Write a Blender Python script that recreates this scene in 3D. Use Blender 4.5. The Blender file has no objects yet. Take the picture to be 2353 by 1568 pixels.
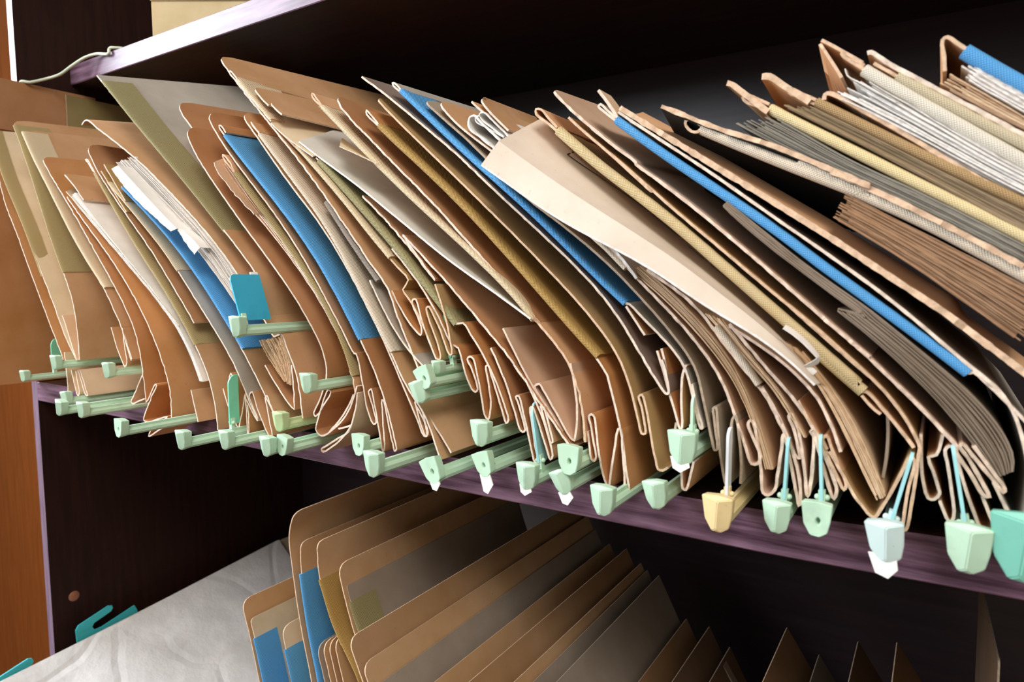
import bpy, bmesh, math, random
from mathutils import Vector, Matrix, noise
sc = bpy.context.scene
COL = sc.collection
rnd = random.Random(7)
# ------------------------------------------------------------------ camera, light, exposure
CAM_LOC = (1.16986, -0.46000, 0.15456)
CAM_ROT = [[0.841018, -0.044403, 0.539182], [0.540996, 0.075282, -0.837649], [-0.003396, 0.996173, 0.087335]]
LENS = 23.4084

cam = bpy.data.cameras.new('camera'); camo = bpy.data.objects.new('camera', cam); COL.objects.link(camo)
cam.sensor_width = 36.0; cam.lens = LENS; cam.clip_start = 0.01
M = Matrix([CAM_ROT[0] + [CAM_LOC[0]], CAM_ROT[1] + [CAM_LOC[1]], CAM_ROT[2] + [CAM_LOC[2]], [0, 0, 0, 1]])
camo.matrix_world = M
cam.dof.use_dof = True; cam.dof.focus_distance = 0.60; cam.dof.aperture_fstop = 9.0
sc.camera = camo
sc.view_settings.view_transform = 'Standard'; sc.view_settings.look = 'None'
sc.view_settings.exposure = 0.0; sc.view_settings.gamma = 1.0; sc.view_settings.use_curve_mapping = False
world = bpy.data.worlds.new('world'); sc.world = world; world.use_nodes = True
wn = world.node_tree; bg = wn.nodes['Background']                       # dim room: pale ceiling, dark floor
tc = wn.nodes.new('ShaderNodeTexCoord'); sx = wn.nodes.new('ShaderNodeSeparateXYZ'); mr = wn.nodes.new('ShaderNodeMapRange')
wn.links.new(tc.outputs['Generated'], sx.inputs[0]); wn.links.new(sx.outputs[2], mr.inputs[0])
mr.inputs[1].default_value = -.35; mr.inputs[2].default_value = .45; mr.inputs[3].default_value = .07; mr.inputs[4].default_value = .62
bg.inputs[0].default_value = (1.0, 0.88, 0.76, 1); wn.links.new(mr.outputs[0], bg.inputs[1])

def window_light(name, loc, target, sx, sy, power, color):
    l = bpy.data.lights.new(name, 'AREA'); l.shape = 'RECTANGLE'; l.size = sx; l.size_y = sy
    l.energy = power; l.color = color
    o = bpy.data.objects.new(name, l); COL.objects.link(o); o.location = loc
    d = Vector(target) - Vector(loc)
    o.rotation_euler = d.to_track_quat('-Z', 'Y').to_euler()
    return o
window_light('window_daylight', (-1.05, -0.78, 0.88), (0.5, 0.0, 0.15), 0.8, 0.95, 52, (0.86, 0.92, 1.0))
window_light('front_window_daylight', (-0.4, -2.3, 1.2), (0.8, 0.0, 0.15), 1.3, 1.2, 50, (0.86, 0.92, 1.0))
window_light('room_daylight', (2.0, -1.5, 2.0), (0.9, 0.0, 0.15), 1.1, 1.1, 40, (1.0, 0.94, 0.88))

# ------------------------------------------------------------------ materials
def lin(h):
    h = h.lstrip('#'); v = [int(h[i:i + 2], 16) / 255 for i in (0, 2, 4)]
    return tuple(((c / 12.92) if c <= .04045 else ((c + .055) / 1.055) ** 2.4) for c in v) + (1,)
MATS = {}
def new_mat(name):
    m = bpy.data.materials.new(name); m.use_nodes = True
    nt = m.node_tree; b = nt.nodes['Principled BSDF']
    return m, nt, b, nt.nodes, nt.links
def mixcol(nt, a, b, fac):
    n = nt.nodes.new('ShaderNodeMix'); n.data_type = 'RGBA'
    nt.links.new(fac, n.inputs[0])
    for i, c in ((6, a), (7, b)):
        if hasattr(c, 'is_linked'): nt.links.new(c, n.inputs[i])
        else: n.inputs[i].default_value = c
    return n.outputs[2]
def noise_tex(nt, scale, detail=4, vec=None, rough=.6):
    n = nt.nodes.new('ShaderNodeTexNoise'); n.inputs['Scale'].default_value = scale
    n.inputs['Detail'].default_value = detail; n.inputs['Roughness'].default_value = rough
    if vec is not None: nt.links.new(vec, n.inputs['Vector'])
    return n.outputs['Fac']
def ramp(nt, fac, a, b):
    r = nt.nodes.new('ShaderNodeMapRange'); r.inputs[1].default_value = a; r.inputs[2].default_value = b
    nt.links.new(fac, r.inputs[0]); return r.outputs[0]
def geo_vec(nt, scale=(1, 1, 1)):
    t = nt.nodes.new('ShaderNodeTexCoord'); m = nt.nodes.new('ShaderNodeMapping'); m.inputs['Scale'].default_value = scale
    nt.links.new(t.outputs['Object'], m.inputs['Vector']); return m.outputs['Vector']
def bump(nt, b, h, strength=.2, dist=.0005):
    n = nt.nodes.new('ShaderNodeBump'); n.inputs['Strength'].default_value = strength; n.inputs['Distance'].default_value = dist
    nt.links.new(h, n.inputs['Height']); nt.links.new(n.outputs[0], b.inputs['Normal'])
def shade(c, k, s=1.0):
    g = (c[0] + c[1] + c[2]) / 3
    return tuple(max(0, (g + (v - g) * s) * k) for v in c[:3]) + (1,)
def card(name, hexc, rough=.75, stripes=False, trans=0):
    m, nt, b, N, L = new_mat(name); c = lin(hexc)
    v = geo_vec(nt)
    f1 = ramp(nt, noise_tex(nt, 14, 4, v), .3, .72)
    col = mixcol(nt, shade(c, .82, 1.12), shade(c, 1.1, .92), f1)
    f2 = ramp(nt, noise_tex(nt, 240, 2, v), .68, .78)       # fibres and specks
    col = mixcol(nt, col, shade(c, .72), f2)
    f3 = ramp(nt, noise_tex(nt, 5, 3, v), .58, .8)
    col = mixcol(nt, col, shade(c, .8, 1.25), f3)           # handling stains
    L.new(col, b.inputs['Base Color']); b.inputs['Roughness'].default_value = rough
    b.inputs['Specular IOR Level'].default_value = .3
    bump(nt, b, noise_tex(nt, 900, 3, v), .25, .0004)
    MATS[name] = m; return m
CARDS = dict(tan='c89d74', orange='c48d5c', brown='b4845c', pale='e0c0a0', cream='e2cfae', pinkcard='cfae93', pinkcream='decfbd',
             peach='d8ab82', greycard='b5aea2', khakicard='b99868', darkcard='8c7a70', tealcard='a39682', olivecard='9a8a5c',  # the dark card's tone is mostly shadow put into the colour
             greyplastic='e2e0d8', white='f2efe9', paper='d8b996', whitepaper='e6ddd3', paperdark='8f7e6c', papergrey='8f887a',
             paperbrown='a5805f', paperbrown2='9a8465', peachpaper='dcb592',
             lowtan='c09a72', lowcream='cdbfa6', lowbrown='a9845f', lowgrey='9d8f80', lowwhite='e8e6e4', lowdark='7d634c', blacklined='1e1b18', boxcream='d3bd92')  # near-black card paints the shade on the underside of one folder's covers
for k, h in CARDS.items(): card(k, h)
def creases(name):
    m = MATS[name]; nt = m.node_tree; b = nt.nodes['Principled BSDF']; v = geo_vec(nt)
    w = nt.nodes.new('ShaderNodeTexVoronoi'); w.feature = 'DISTANCE_TO_EDGE'; w.inputs['Scale'].default_value = 7
    a = nt.nodes.new('ShaderNodeMix'); a.data_type = 'VECTOR'
    nz = nt.nodes.new('ShaderNodeTexNoise'); nz.inputs['Scale'].default_value = 6; nt.links.new(v, nz.inputs['Vector'])
    a.inputs[0].default_value = .12; nt.links.new(v, a.inputs[4]); nt.links.new(nz.outputs['Color'], a.inputs[5]); nt.links.new(a.outputs[1], w.inputs['Vector'])
    n2 = noise_tex(nt, 18, 5, v); s = nt.nodes.new('ShaderNodeMath'); s.operation = 'MULTIPLY_ADD'
    nt.links.new(ramp(nt, w.outputs['Distance'], 0, .08), s.inputs[0]); s.inputs[1].default_value = .35; nt.links.new(n2, s.inputs[2])
    bump(nt, b, s.outputs[0], .5, .006)
creases('lowwhite')
def edge_mat(name, hexc):
    m, nt, b, N, L = new_mat(name); c = lin(hexc); v = geo_vec(nt)
    f = ramp(nt, noise_tex(nt, 300, 4, v), .3, .7)
    L.new(mixcol(nt, shade(c, .72), shade(c, 1.08), f), b.inputs['Base Color'])
    b.inputs['Roughness'].default_value = .9
    bump(nt, b, noise_tex(nt, 1500, 3, v), .6, .0006)
    MATS[name] = m
for k, h in dict(edge='f0dcc8', edgewhite='f6f1ea', edgedark='b59f88', edgetan='e4c2a2', edgepink='ecd2bc').items(): edge_mat(k, h)
EDGE = {'peach': 'edgetan', 'pinkcard': 'edgepink', 'khakicard': 'edgetan', 'lowtan': 'edgetan', 'lowbrown': 'edgetan', 'lowgrey': 'edgedark', 'lowdark': 'edgedark', 'lowcream': 'edgetan', 'white': 'edgewhite', 'whitepaper': 'edgewhite', 'greyplastic': 'edgewhite', 'pinkcream': 'edgewhite', 'paperdark': 'paperdark', 'papergrey': 'papergrey',
        'paperbrown': 'paperbrown', 'paperbrown2': 'paperbrown2', 'paper': 'paper', 'tealcard': 'edgedark', 'blacklined': 'edgetan', 'lowwhite': 'lowwhite'}
def cloth(name, hexc, hexgap):
    m, nt, b, N, L = new_mat('cloth_' + name); c = lin(hexc)
    uv = N.new('ShaderNodeUVMap'); sp = N.new('ShaderNodeSeparateXYZ'); L.new(uv.outputs[0], sp.inputs[0])
    def sn(sock, k, ph=0):
        a = N.new('ShaderNodeMath'); a.operation = 'MULTIPLY'; L.new(sock, a.inputs[0]); a.inputs[1].default_value = k
        s = N.new('ShaderNodeMath'); s.operation = 'SINE'; L.new(a.outputs[0], s.inputs[0]); return s.outputs[0]
    p = N.new('ShaderNodeMath'); p.operation = 'MULTIPLY'; L.new(sn(sp.outputs[0], 3.8), p.inputs[0]); L.new(sn(sp.outputs[1], 3.6), p.inputs[1])
    f = ramp(nt, p.outputs[0], -.55, .35)
    v = geo_vec(nt)
    col = mixcol(nt, lin(hexgap), c, f)
    col = mixcol(nt, col, shade(c, .8), ramp(nt, noise_tex(nt, 40, 4, v), .5, .8))
    L.new(col, b.inputs['Base Color']); b.inputs['Roughness'].default_value = .8
    bump(nt, b, p.outputs[0], .5, .0005)
    MATS['cloth_' + name] = m
for k, (a, g) in dict(blue=('62aee6', '3a86c4'), khaki=('c2ad7c', '92804e'), olive=('a89f70', '7d7550'), mustard=('bf9c58', '8f7036'),
                      mustardlight=('e2cea2', 'b89f6a'), cream_tape=('ead9b8', 'c2a880'), palecream=('ecdfca', 'c4b298'), yellowcream=('f2e0b0', 'cfb67c'),
                      tantape=('c2a272', '8a6c42'), whitecream=('f0eada', 'c6bca8'), greybeige=('dccfb0', 'ab9b76'), greytape=('a49a8e', '766c62')).items():
    cloth(k, a, g)
def plastic(name, hexc, rough=.38, sss=.0):
    m, nt, b, N, L = new_mat('plastic_' + name); c = lin(hexc); v = geo_vec(nt)
    f = ramp(nt, noise_tex(nt, 60, 4, v), .55, .75)
    col = mixcol(nt, c, shade(c, .86), f)
    f2 = ramp(nt, noise_tex(nt, 170, 5, v, .75), .70, .74)   # grubby scratches
    col = mixcol(nt, col, shade(c, .45, .8), f2)
    L.new(col, b.inputs['Base Color']); b.inputs['Roughness'].default_value = rough
    bump(nt, b, noise_tex(nt, 90, 3, v), .15, .0008)
    MATS['plastic_' + name] = m
for k, h in dict(mint='c2e4c8', mintdeep='7ed6b4', mintpale='cfe6e2', mintyellow='c6dba8', yellow='f0d8a0', aqua='45c6cf', teal='7cc4b0', turquoise='35b0d4', sky='a2dade', whitefin='e4e8ec').items():
    plastic(k, h)
def wood(name, dark, light, rough, along=(3, 60, 60), spec=.5):
    m, nt, b, N, L = new_mat(name); v = geo_vec(nt, along)
    f = ramp(nt, noise_tex(nt, 3.0, 6, v, .65), .35, .68)
    L.new(mixcol(nt, lin(dark), lin(light), f), b.inputs['Base Color'])
    f2 = noise_tex(nt, 2.0, 5, v)
    b.inputs['Specular IOR Level'].default_value = spec
    r = N.new('ShaderNodeMapRange'); r.inputs[3].default_value = rough - .06; r.inputs[4].default_value = rough + .1; L.new(f2, r.inputs[0])
    L.new(r.outputs[0], b.inputs['Roughness'])
    bump(nt, b, f2, .06, .0006)
    MATS[name] = m
wood('wood_inner', '22110f', '381c18', .45, (3, 40, 40))
wood('wood_front', '4a3140', '96748a', .36, (3, 45, 45), .42)
wood('wood_side', '22100b', '301711', .6, (40, 40, 3), .2)
wood('wood_sideedge', '6a5568', '8d7686', .34, (40, 40, 3))
wood('wood_wall', '7a4012', '8c4c1a', .65, (30, 30, 2), .15)
wood('wood_back', '20161c', '2e2024', .33, (2, 40, 30), .7)
wood('floor_wood', '6a4a30', '8a6440', .5)
card('ink', '3a2a1c', .8); card('cord', 'd5dcc4', .5); card('capcopper', '9a6650', .4)

# ------------------------------------------------------------------ mesh helpers
def link(name, me, mats, parent=None, smooth=True, angle=40):
    for k in mats: me.materials.append(MATS[k])
    me.update()
    if smooth:
        me.shade_smooth()
        try: me.set_sharp_from_angle(angle=math.radians(angle))
        except Exception: pass
    o = bpy.data.objects.new(name, me); COL.objects.link(o)
    if parent is not None:
        o.parent = parent; o.matrix_parent_inverse = Matrix.Identity(4)
    return o
def bm_link(name, bm, mats, parent=None, smooth=True, angle=40, recalc=True):
    if recalc: bmesh.ops.recalc_face_normals(bm, faces=bm.faces)
    me = bpy.data.meshes.new(name); bm.to_mesh(me); bm.free()
    return link(name, me, mats, parent, smooth, angle)
def box(bm, x0, x1, y0, y1, z0, z1, mi=0):
    vs = [bm.verts.new((x, y, z)) for x in (x0, x1) for y in (y0, y1) for z in (z0, z1)]
    for f in ((0, 1, 3, 2), (4, 6, 7, 5), (0, 4, 5, 1), (2, 3, 7, 6), (0, 2, 6, 4), (1, 5, 7, 3)):
        bm.faces.new([vs[i] for i in f]).material_index = mi
def empty(name, loc, label, cat, group=None):
    o = bpy.data.objects.new(name, None); COL.objects.link(o); o.location = loc; o.empty_display_size = .02
    o['label'] = label; o['category'] = cat
    if group: o['group'] = group
    return o
def catmull(P, step=.006):
    """smooth polyline through P (list of 2-tuples, metres); returns points with control index parameter"""
    n = len(P); out = []
    for i in range(n - 1):
        p0 = P[i - 1] if i else (2 * P[0][0] - P[1][0], 2 * P[0][1] - P[1][1]); p1 = P[i]; p2 = P[i + 1]
        p3 = P[i + 2] if i + 2 < n else (2 * P[-1][0] - P[-2][0], 2 * P[-1][1] - P[-2][1])
        d = [max(1e-5, math.hypot(b[0] - a[0], b[1] - a[1]) ** .5) for a, b in ((p0, p1), (p1, p2), (p2, p3))]
        t0, t1 = 0, d[0]; t2 = t1 + d[1]; t3 = t2 + d[2]
        k = max(2, min(28, int(math.ceil(math.hypot(p2[0] - p1[0], p2[1] - p1[1]) / step))))
        for j in range(k):
            t = t1 + (t2 - t1) * j / k
            def L(a, b, ta, tb): return tuple(((tb - t) * a[q] + (t - ta) * b[q]) / (tb - ta) for q in (0, 1))
            A1 = L(p0, p1, t0, t1); A2 = L(p1, p2, t1, t2); A3 = L(p2, p3, t2, t3)
            B1 = L(A1, A2, t0, t2); B2 = L(A2, A3, t1, t3)
            out.append(L(B1, B2, t1, t2))
    out.append(P[-1]); return out
def resample(P, n):
    d = [0]
    for a, b in zip(P, P[1:]): d.append(d[-1] + math.hypot(b[0] - a[0], b[1] - a[1]))
    out = []; j = 0
    for i in range(n):
        t = d[-1] * i / (n - 1)
        while j < len(d) - 2 and d[j + 1] < t: j += 1
        f = (t - d[j]) / max(1e-9, d[j + 1] - d[j]); a, b = P[j], P[j + 1]
        out.append((a[0] + (b[0] - a[0]) * f, a[1] + (b[1] - a[1]) * f))
    return out
def normals(P):
    out = []
    for i in range(len(P)):
        a = P[max(0, i - 1)]; b = P[min(len(P) - 1, i + 1)]
        dx, dz = b[0] - a[0], b[1] - a[1]; l = math.hypot(dx, dz) or 1e-9
        out.append((-dz / l, dx / l))
    return out
def arclen(P):
    d = [0]
    for a, b in zip(P, P[1:]): d.append(d[-1] + math.hypot(b[0] - a[0], b[1] - a[1]))
    return d
def pairs(l): return [(l[i] * 1e-4, l[i + 1] * 1e-4) for i in range(0, len(l), 2)]
SEED = [0]
SAG = [(0, .0045), (.276, .004), (.515, -.0002), (.79, -.0008), (1.076, .0004), (1.217, .004), (1.5, .007), (1.95, .009)]
def sag(x):
    for (a, za), (b, zb) in zip(SAG, SAG[1:]):
        if x <= b:
            t = max(0, x - a) / (b - a); t = t * t * (3 - 2 * t) * .5 + t * .5; return za + (zb - za) * t
    return SAG[-1][1]
def on_shelf(bm, lo):
    """whatever lies behind the front edge of the middle shelf rests on it"""
    if not lo: return
    for v in bm.verts:
        if v.co.y > -.005:
            v.co.z = max(v.co.z, sag(v.co.x) + .0016)
            v.co.x = max(v.co.x, .0025)
def sheet_mesh(stations, th, L, rc=0, lift=0, lx=0, rag=.5, up=0, ux=0):
    """stations: [(y, [(x,z)..])..] front to back; the last profile is carried back to depth L"""
    SEED[0] += 1; sd = SEED[0] * 3.7
    cur = [catmull(P, .006 if rag < 1 else .003) for y, P in stations]
    if rc and len(cur) == 1:                              # enough points to round the top corner
        c = cur[0]; s = arclen(c); o = [c[0]]
        for i in range(1, len(c)):
            if s[i - 1] < rc:
                k = max(1, int((s[i] - s[i - 1]) / (rc / 9)))
                for j in range(1, k): o.append(tuple(c[i - 1][q] + (c[i][q] - c[i - 1][q]) * j / k for q in (0, 1)))
            o.append(c[i])
        cur = [o]
    if len(cur) > 1:
        n = max(len(c) for c in cur); cur = [resample(c, n) for c in cur]
    n = len(cur[0]); ys = [s[0] for s in stations]; y0 = ys[0]
    s0 = arclen(cur[0]); zt = max(p[1] for p in cur[0]); zb = min(p[1] for p in cur[0])
    rows = []
    for i, c in enumerate(cur):
        rows.append((ys[i], c))
        if i + 1 < len(cur):
            for f in (.33, .66):
                rows.append((ys[i] + (ys[i + 1] - ys[i]) * f, [(a[0] + (b[0] - a[0]) * f, a[1] + (b[1] - a[1]) * f) for a, b in zip(c, cur[i + 1])]))
    yl = ys[-1]
    if L > yl - y0:
        base = rows[-1][1]
        yk = [yl + (y0 + L - yl) * f for f in ((.06, .3, .65, 1) if L > .1 else (.3, 1))]
        if L > .1: yk = sorted(yk + [v for v in (-.013, -.0035) if yl + .003 < v])
        for y in yk:
            k = (y - y0) / L
            rows.append((y, [(p[0] + ux * k + lx * k * (p[1] - zb) / max(.01, zt - zb), p[1] + up * k + lift * k * max(0, (p[1] - zb) / max(.01, zt - zb))) for p in base]))
    bm = bmesh.new(); G = []
    for r, (y, c) in enumerate(rows):
        nn = normals(c); row = []
        for i, (p, q) in enumerate(zip(c, nn)):
            yy = y; t = th * .0005
            if r == 0:
                yy += (noise.noise((s0[i] * 160, sd, 0)) * .0012 + noise.noise((s0[i] * 310, sd, 5)) * .0004) * min(rag, 1 + .4 * (rag - 1)) 
                t *= 1 + (.22 * noise.noise((s0[i] * 190, sd, 9)) + .15) * min(2.5, rag)
                if rc and s0[i] < rc: yy += rc - math.sqrt(max(0, rc * rc - (rc - s0[i]) ** 2))
            elif rc and s0[i] < rc and y - y0 < rc * 1.02:
                yy = max(y, y0 + rc - math.sqrt(max(0, rc * rc - (rc - s0[i]) ** 2)) + .0006 * r)
            w = noise.noise((p[0] * 9 + sd, y * 7, p[1] * 9)) * .00018
            row.append((bm.verts.new((p[0] + q[0] * (t + w), yy, p[1] + q[1] * (t + w))), bm.verts.new((p[0] + q[0] * (-t + w), yy, p[1] + q[1] * (-t + w)))))
        G.append(row)
    R = len(rows)
    def quad(a, b, c, d, mi):
        try: bm.faces.new((a, b, c, d)).material_index = mi
        except ValueError: pass
    for r in range(R - 1):
        for i in range(n - 1):
            quad(G[r][i][0], G[r + 1][i][0], G[r + 1][i + 1][0], G[r][i + 1][0], 0)
            quad(G[r][i][1], G[r][i + 1][1], G[r + 1][i + 1][1], G[r + 1][i][1], 0)
        quad(G[r][0][0], G[r][0][1], G[r + 1][0][1], G[r + 1][0][0], 1)
        quad(G[r][-1][0], G[r + 1][-1][0], G[r + 1][-1][1], G[r][-1][1], 1)
    for i in range(n - 1):
        quad(G[0][i][0], G[0][i + 1][0], G[0][i + 1][1], G[0][i][1], 1)
        quad(G[-1][i][0], G[-1][i][1], G[-1][i + 1][1], G[-1][i + 1][0], 1)
    return bm
def make_sheet(name, parent, off, mat, stations, th=1.5, L=.3, shelf=False, **k):
    bm = sheet_mesh([(y, [(p[0], p[1]) for p in P]) for y, P in stations], th, L, **k)
    on_shelf(bm, shelf)
    bmesh.ops.translate(bm, verts=bm.verts, vec=(-off[0], -off[1], -off[2]))
    return bm_link(name, bm, [mat, EDGE.get(mat, 'edge')], parent, recalc=False)
def make_tape(name, parent, off, mat, P, tw, w, y, lift=(0, 0, 1)):
    c = catmull(P); nn = normals(c); s = arclen(c); h = tw * .0005; t = .00125
    sec = [(-t, .012), (-h, .003), (-h * .8, .0002), (-h * .4, -.001), (h * .4, -.001), (h * .8, .0002), (h, .003), (t * 1.15, min(.012, w * .5)), (t, w)]
    pos = [0]
    for a, b in zip(sec, sec[1:]): pos.append(pos[-1] + math.hypot(a[0] - b[0], a[1] - b[1]))
    bm = bmesh.new(); uvl = bm.loops.layers.uv.new('UVMap'); G = []
    for i, (p, q) in enumerate(zip(c, nn)):
        j = noise.noise((s[i] * 90, p[0] * 50, 3)) * .0003
        G.append([bm.verts.new((p[0] + q[0] * a - off[0], y + b + j - off[1], p[1] + q[1] * a - off[2] + lift[0] * max(0, b) * max(0, (p[1] - lift[1]) / (lift[2] - lift[1])))) for a, b in sec])
    m = len(sec)
    for i in range(len(c) - 1):
        for k in range(m):
            k2 = (k + 1) % m
            f = bm.faces.new((G[i][k], G[i][k2], G[i + 1][k2], G[i + 1][k]))
            for lp, (si, ki) in zip(f.loops, ((i, k), (i, k + 1), (i + 1, k + 1), (i + 1, k))):
                lp[uvl].uv = (s[si] * 1000, (pos[ki] if ki < m else pos[-1] + .01) * 1000)
    bm.faces.new(G[0][::-1]); bm.faces.new(G[-1])
    return bm_link(name, bm, ['cloth_' + mat], parent, angle=60)
def make_papers(name, parent, off, d):
    A = resample(catmull(pairs(d['a'])), 44); B = resample(catmull(pairs(d['b'])), 44); r = random.Random(d['seed'])
    bm = bmesh.new(); t = d['th'] * .0005; L = d['L']
    for k in range(d['num']):
        f = (k + .5) / d['num'] + r.uniform(-.3, .3) / d['num']; ph = r.uniform(0, 99)
        y = d['y'] + r.uniform(-.3, 1) * d['jit'] * .001
        c = []
        for i, (a, b) in enumerate(zip(A, B)):
            g = f + noise.noise((i * .17, ph, 0)) * .55 / d['num'] * min(1, i / 6 + .3)
            c.append((a[0] + (b[0] - a[0]) * g, a[1] + (b[1] - a[1]) * g))
        s = arclen(c); tr = r.random() * d['trim'] * .001
        te = s[-1] - r.random() * d['trim'] * .0008
        idx = [i for i in range(len(c)) if tr <= s[i] <= te]
        c = [c[i] for i in idx]; nn = normals(c); n = len(c)
        rows = []
        for q, yy in enumerate((y, y + .012, y + L * .4, y + L)):
            row = []
            for i, (p, m) in enumerate(zip(c, nn)):
                j = noise.noise((i * .5, ph, 4)) * .0008 if q == 0 else 0
                row.append((bm.verts.new((p[0] + m[0] * t - off[0], yy + j - off[1], p[1] + m[1] * t - off[2])), bm.verts.new((p[0] - m[0] * t - off[0], yy + j - off[1], p[1] - m[1] * t - off[2]))))
            rows.append(row)
        for a, b in zip(rows, rows[1:]):
            for i in range(n - 1):
                bm.faces.new((a[i][0], b[i][0], b[i + 1][0], a[i + 1][0])); bm.faces.new((a[i][1], a[i + 1][1], b[i + 1][1], b[i][1]))
            bm.faces.new((a[0][0], a[0][1], b[0][1], b[0][0])); bm.faces.new((a[-1][0], b[-1][0], b[-1][1], a[-1][1]))
        a = rows[0]; b = rows[-1]
        for i in range(n - 1):
            bm.faces.new((a[i][0], a[i + 1][0], a[i + 1][1], a[i][1])).material_index = 1
            bm.faces.new((b[i][0], b[i][1], b[i + 1][1], b[i + 1][0]))
    o = bm_link(name, bm, [d['m'], EDGE.get(d['m'], 'edge')], parent, recalc=False)
    o['kind'] = 'stuff'
    return o
def prism(bm, poly, y0, y1, mi=0):
    """poly in (x,z), extruded along y"""
    a = [bm.verts.new((x, y0, z)) for x, z in poly]; b = [bm.verts.new((x, y1, z)) for x, z in poly]; n = len(poly)
    for i in range(n): bm.faces.new((a[i], a[(i + 1) % n], b[(i + 1) % n], b[i])).material_index = mi
    bm.faces.new(a[::-1]).material_index = mi; bm.faces.new(b).material_index = mi
def rail_xform(bm, d, off):
    rot = Matrix.Rotation(math.radians(-d['rot']), 4, 'Y')
    bmesh.ops.transform(bm, matrix=Matrix.Translation((d['x'] - off[0], d['y'] - off[1], d['z'] - off[2])) @ rot @ Matrix.Diagonal((d['sc'], 1, d['sc'], 1)), verts=bm.verts)
def make_rail(parent, off, d):
    sub = {}
    m = 'plastic_' + d['m']
    bm = bmesh.new()
    prism(bm, [(-.0028, -.0078), (.0030, -.0078), (.0042, -.0060), (.0042, -.0030), (.0024, -.0016), (.0012, -.0012), (.0012, .0014), (-.0012, .0014), (-.0012, -.0012), (-.0024, -.0016), (-.0040, -.0030), (-.0040, -.0060)], .004, d['L'])
    rail_xform(bm, d, off)
    bo = bm_link('rail', bm, [m], parent, smooth=False)
    bm = bmesh.new()                                                    # snapped tooth at the end of the rail
    out = [(-.0078, .0094), (.0000, .0100), (.0076, .0088), (.0068, -.0006), (.0054, -.0066), (.0016, -.0092), (-.0030, -.0086), (-.0064, -.0026)]
    if d['var'] == 0:
        f = []
        for x, z in out: f.append(bm.verts.new((x, -.0012 - .0012 * (z > 0), z)))
        rt = bm.verts.new((.0006, -.0056, .0078)); rb = bm.verts.new((-.0006, -.0034, -.0072))
        b = [bm.verts.new((x * .92, .0062, z * .92)) for x, z in out]
        fr = [(f[0], f[1], rt), (f[1], f[2], rt), (f[2], f[3], rt), (f[3], f[4], rb, rt), (f[4], f[5], rb), (f[5], f[6], rb), (f[6], f[7], rb), (f[7], f[0], rt, rb)]
        for q in fr: bm.faces.new(q)
    else:
        f = [bm.verts.new((x, -.0020, z)) for x, z in out]
        sl = [(.0008 + .0013 * math.cos(a), .0022 * math.sin(a) - .0005) for a in [math.radians(140 - 45 * i) for i in range(8)]]
        g = [bm.verts.new((x, -.0016, z)) for x, z in sl]; h = [bm.verts.new((x * .7 + .0002, .0035, z * .7)) for x, z in sl]
        b = [bm.verts.new((x * .92, .0062, z * .92)) for x, z in out]
        for i in range(8):
            j = (i + 1) % 8
            bm.faces.new((f[i], f[j], g[j], g[i])); bm.faces.new((g[i], g[j], h[j], h[i]))
        bm.faces.new(h)
    n = 8
    for i in range(n): bm.faces.new((f[i], b[i], b[(i + 1) % n], f[(i + 1) % n]))
    bm.faces.new(b)
    bmesh.ops.recalc_face_normals(bm, faces=bm.faces)
    bmesh.ops.bevel(bm, geom=[e for e in bm.edges], offset=.0004, segments=2, affect='EDGES', clamp_overlap=True)
    rail_xform(bm, d, off); bm_link('end_hook', bm, [m], bo, angle=22)
    if d['fin']:
        h, dp, fm, lean, fy, r = (tuple(d['fin']) + (.018, .012))[:6] if len(d['fin']) < 6 else d['fin']
        bm = bmesh.new(); t = .0009
        r = min(r, dp * .75)
        prof = [(fy, .006)] + [(fy + r - r * math.cos(a), h - r * 1.2 + r * 1.2 * math.sin(a)) for a in [math.pi / 2 * i / 6 for i in range(7)]] + [(fy + dp, h), (fy + dp, .006)]
        a = [bm.verts.new((-t, y, z)) for y, z in prof]; b = [bm.verts.new((t, y, z)) for y, z in prof]; n = len(prof)
        for i in range(n): bm.faces.new((a[i], a[(i + 1) % n], b[(i + 1) % n], b[i]))
        bm.faces.new(a); bm.faces.new(b[::-1])
        bmesh.ops.recalc_face_normals(bm, faces=bm.faces)
        bmesh.ops.transform(bm, matrix=Matrix.Rotation(math.radians(lean), 4, 'Y'), verts=bm.verts)
        rail_xform(bm, dict(d, sc=1), off); bm_link('fin', bm, ['plastic_' + fm], bo, angle=30)
        bm = bmesh.new()                                               # post with two little pivot knobs
        prism(bm, [(-.0019, -.002), (.0019, -.002), (.0019, .012), (-.0019, .012)], fy + .001, fy + .0055)
        for s in (-1, 1): bmesh.ops.create_uvsphere(bm, u_segments=10, v_segments=7, radius=.0019, matrix=Matrix.Translation((s * .0026, fy + .003, .0075)))
        bmesh.ops.transform(bm, matrix=Matrix.Rotation(math.radians(lean * .8), 4, 'Y'), verts=bm.verts)
        rail_xform(bm, dict(d, sc=1), off); bm_link('pivot_post', bm, [m], bo, angle=40)
    if d['scrap']:
        sx, sz, sw = (tuple(d['scrap']) + (1.0,))[:3]; bm = bmesh.new(); q = []
        for (x, z) in ((-.006, -.006), (.003, -.006), (.002 + sx * .6, -.009 - sz * .6), (.000, -.012 - sz * .8), (-.004, -.010 - sz * .75)):
            x *= sw
            q.append((bm.verts.new((x, -.0008 + (z + .006) * .3, z)), bm.verts.new((x, .0002 + (z + .006) * .3, z))))
        for i in range(5): bm.faces.new((q[i][0], q[(i + 1) % 5][0], q[(i + 1) % 5][1], q[i][1]))
        bm.faces.new([p[0] for p in q]); bm.faces.new([p[1] for p in q][::-1])
        rail_xform(bm, dict(d, sc=1), off); bm_link('label_slip', bm, ['white'], bo, smooth=False)
    return bo
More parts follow.
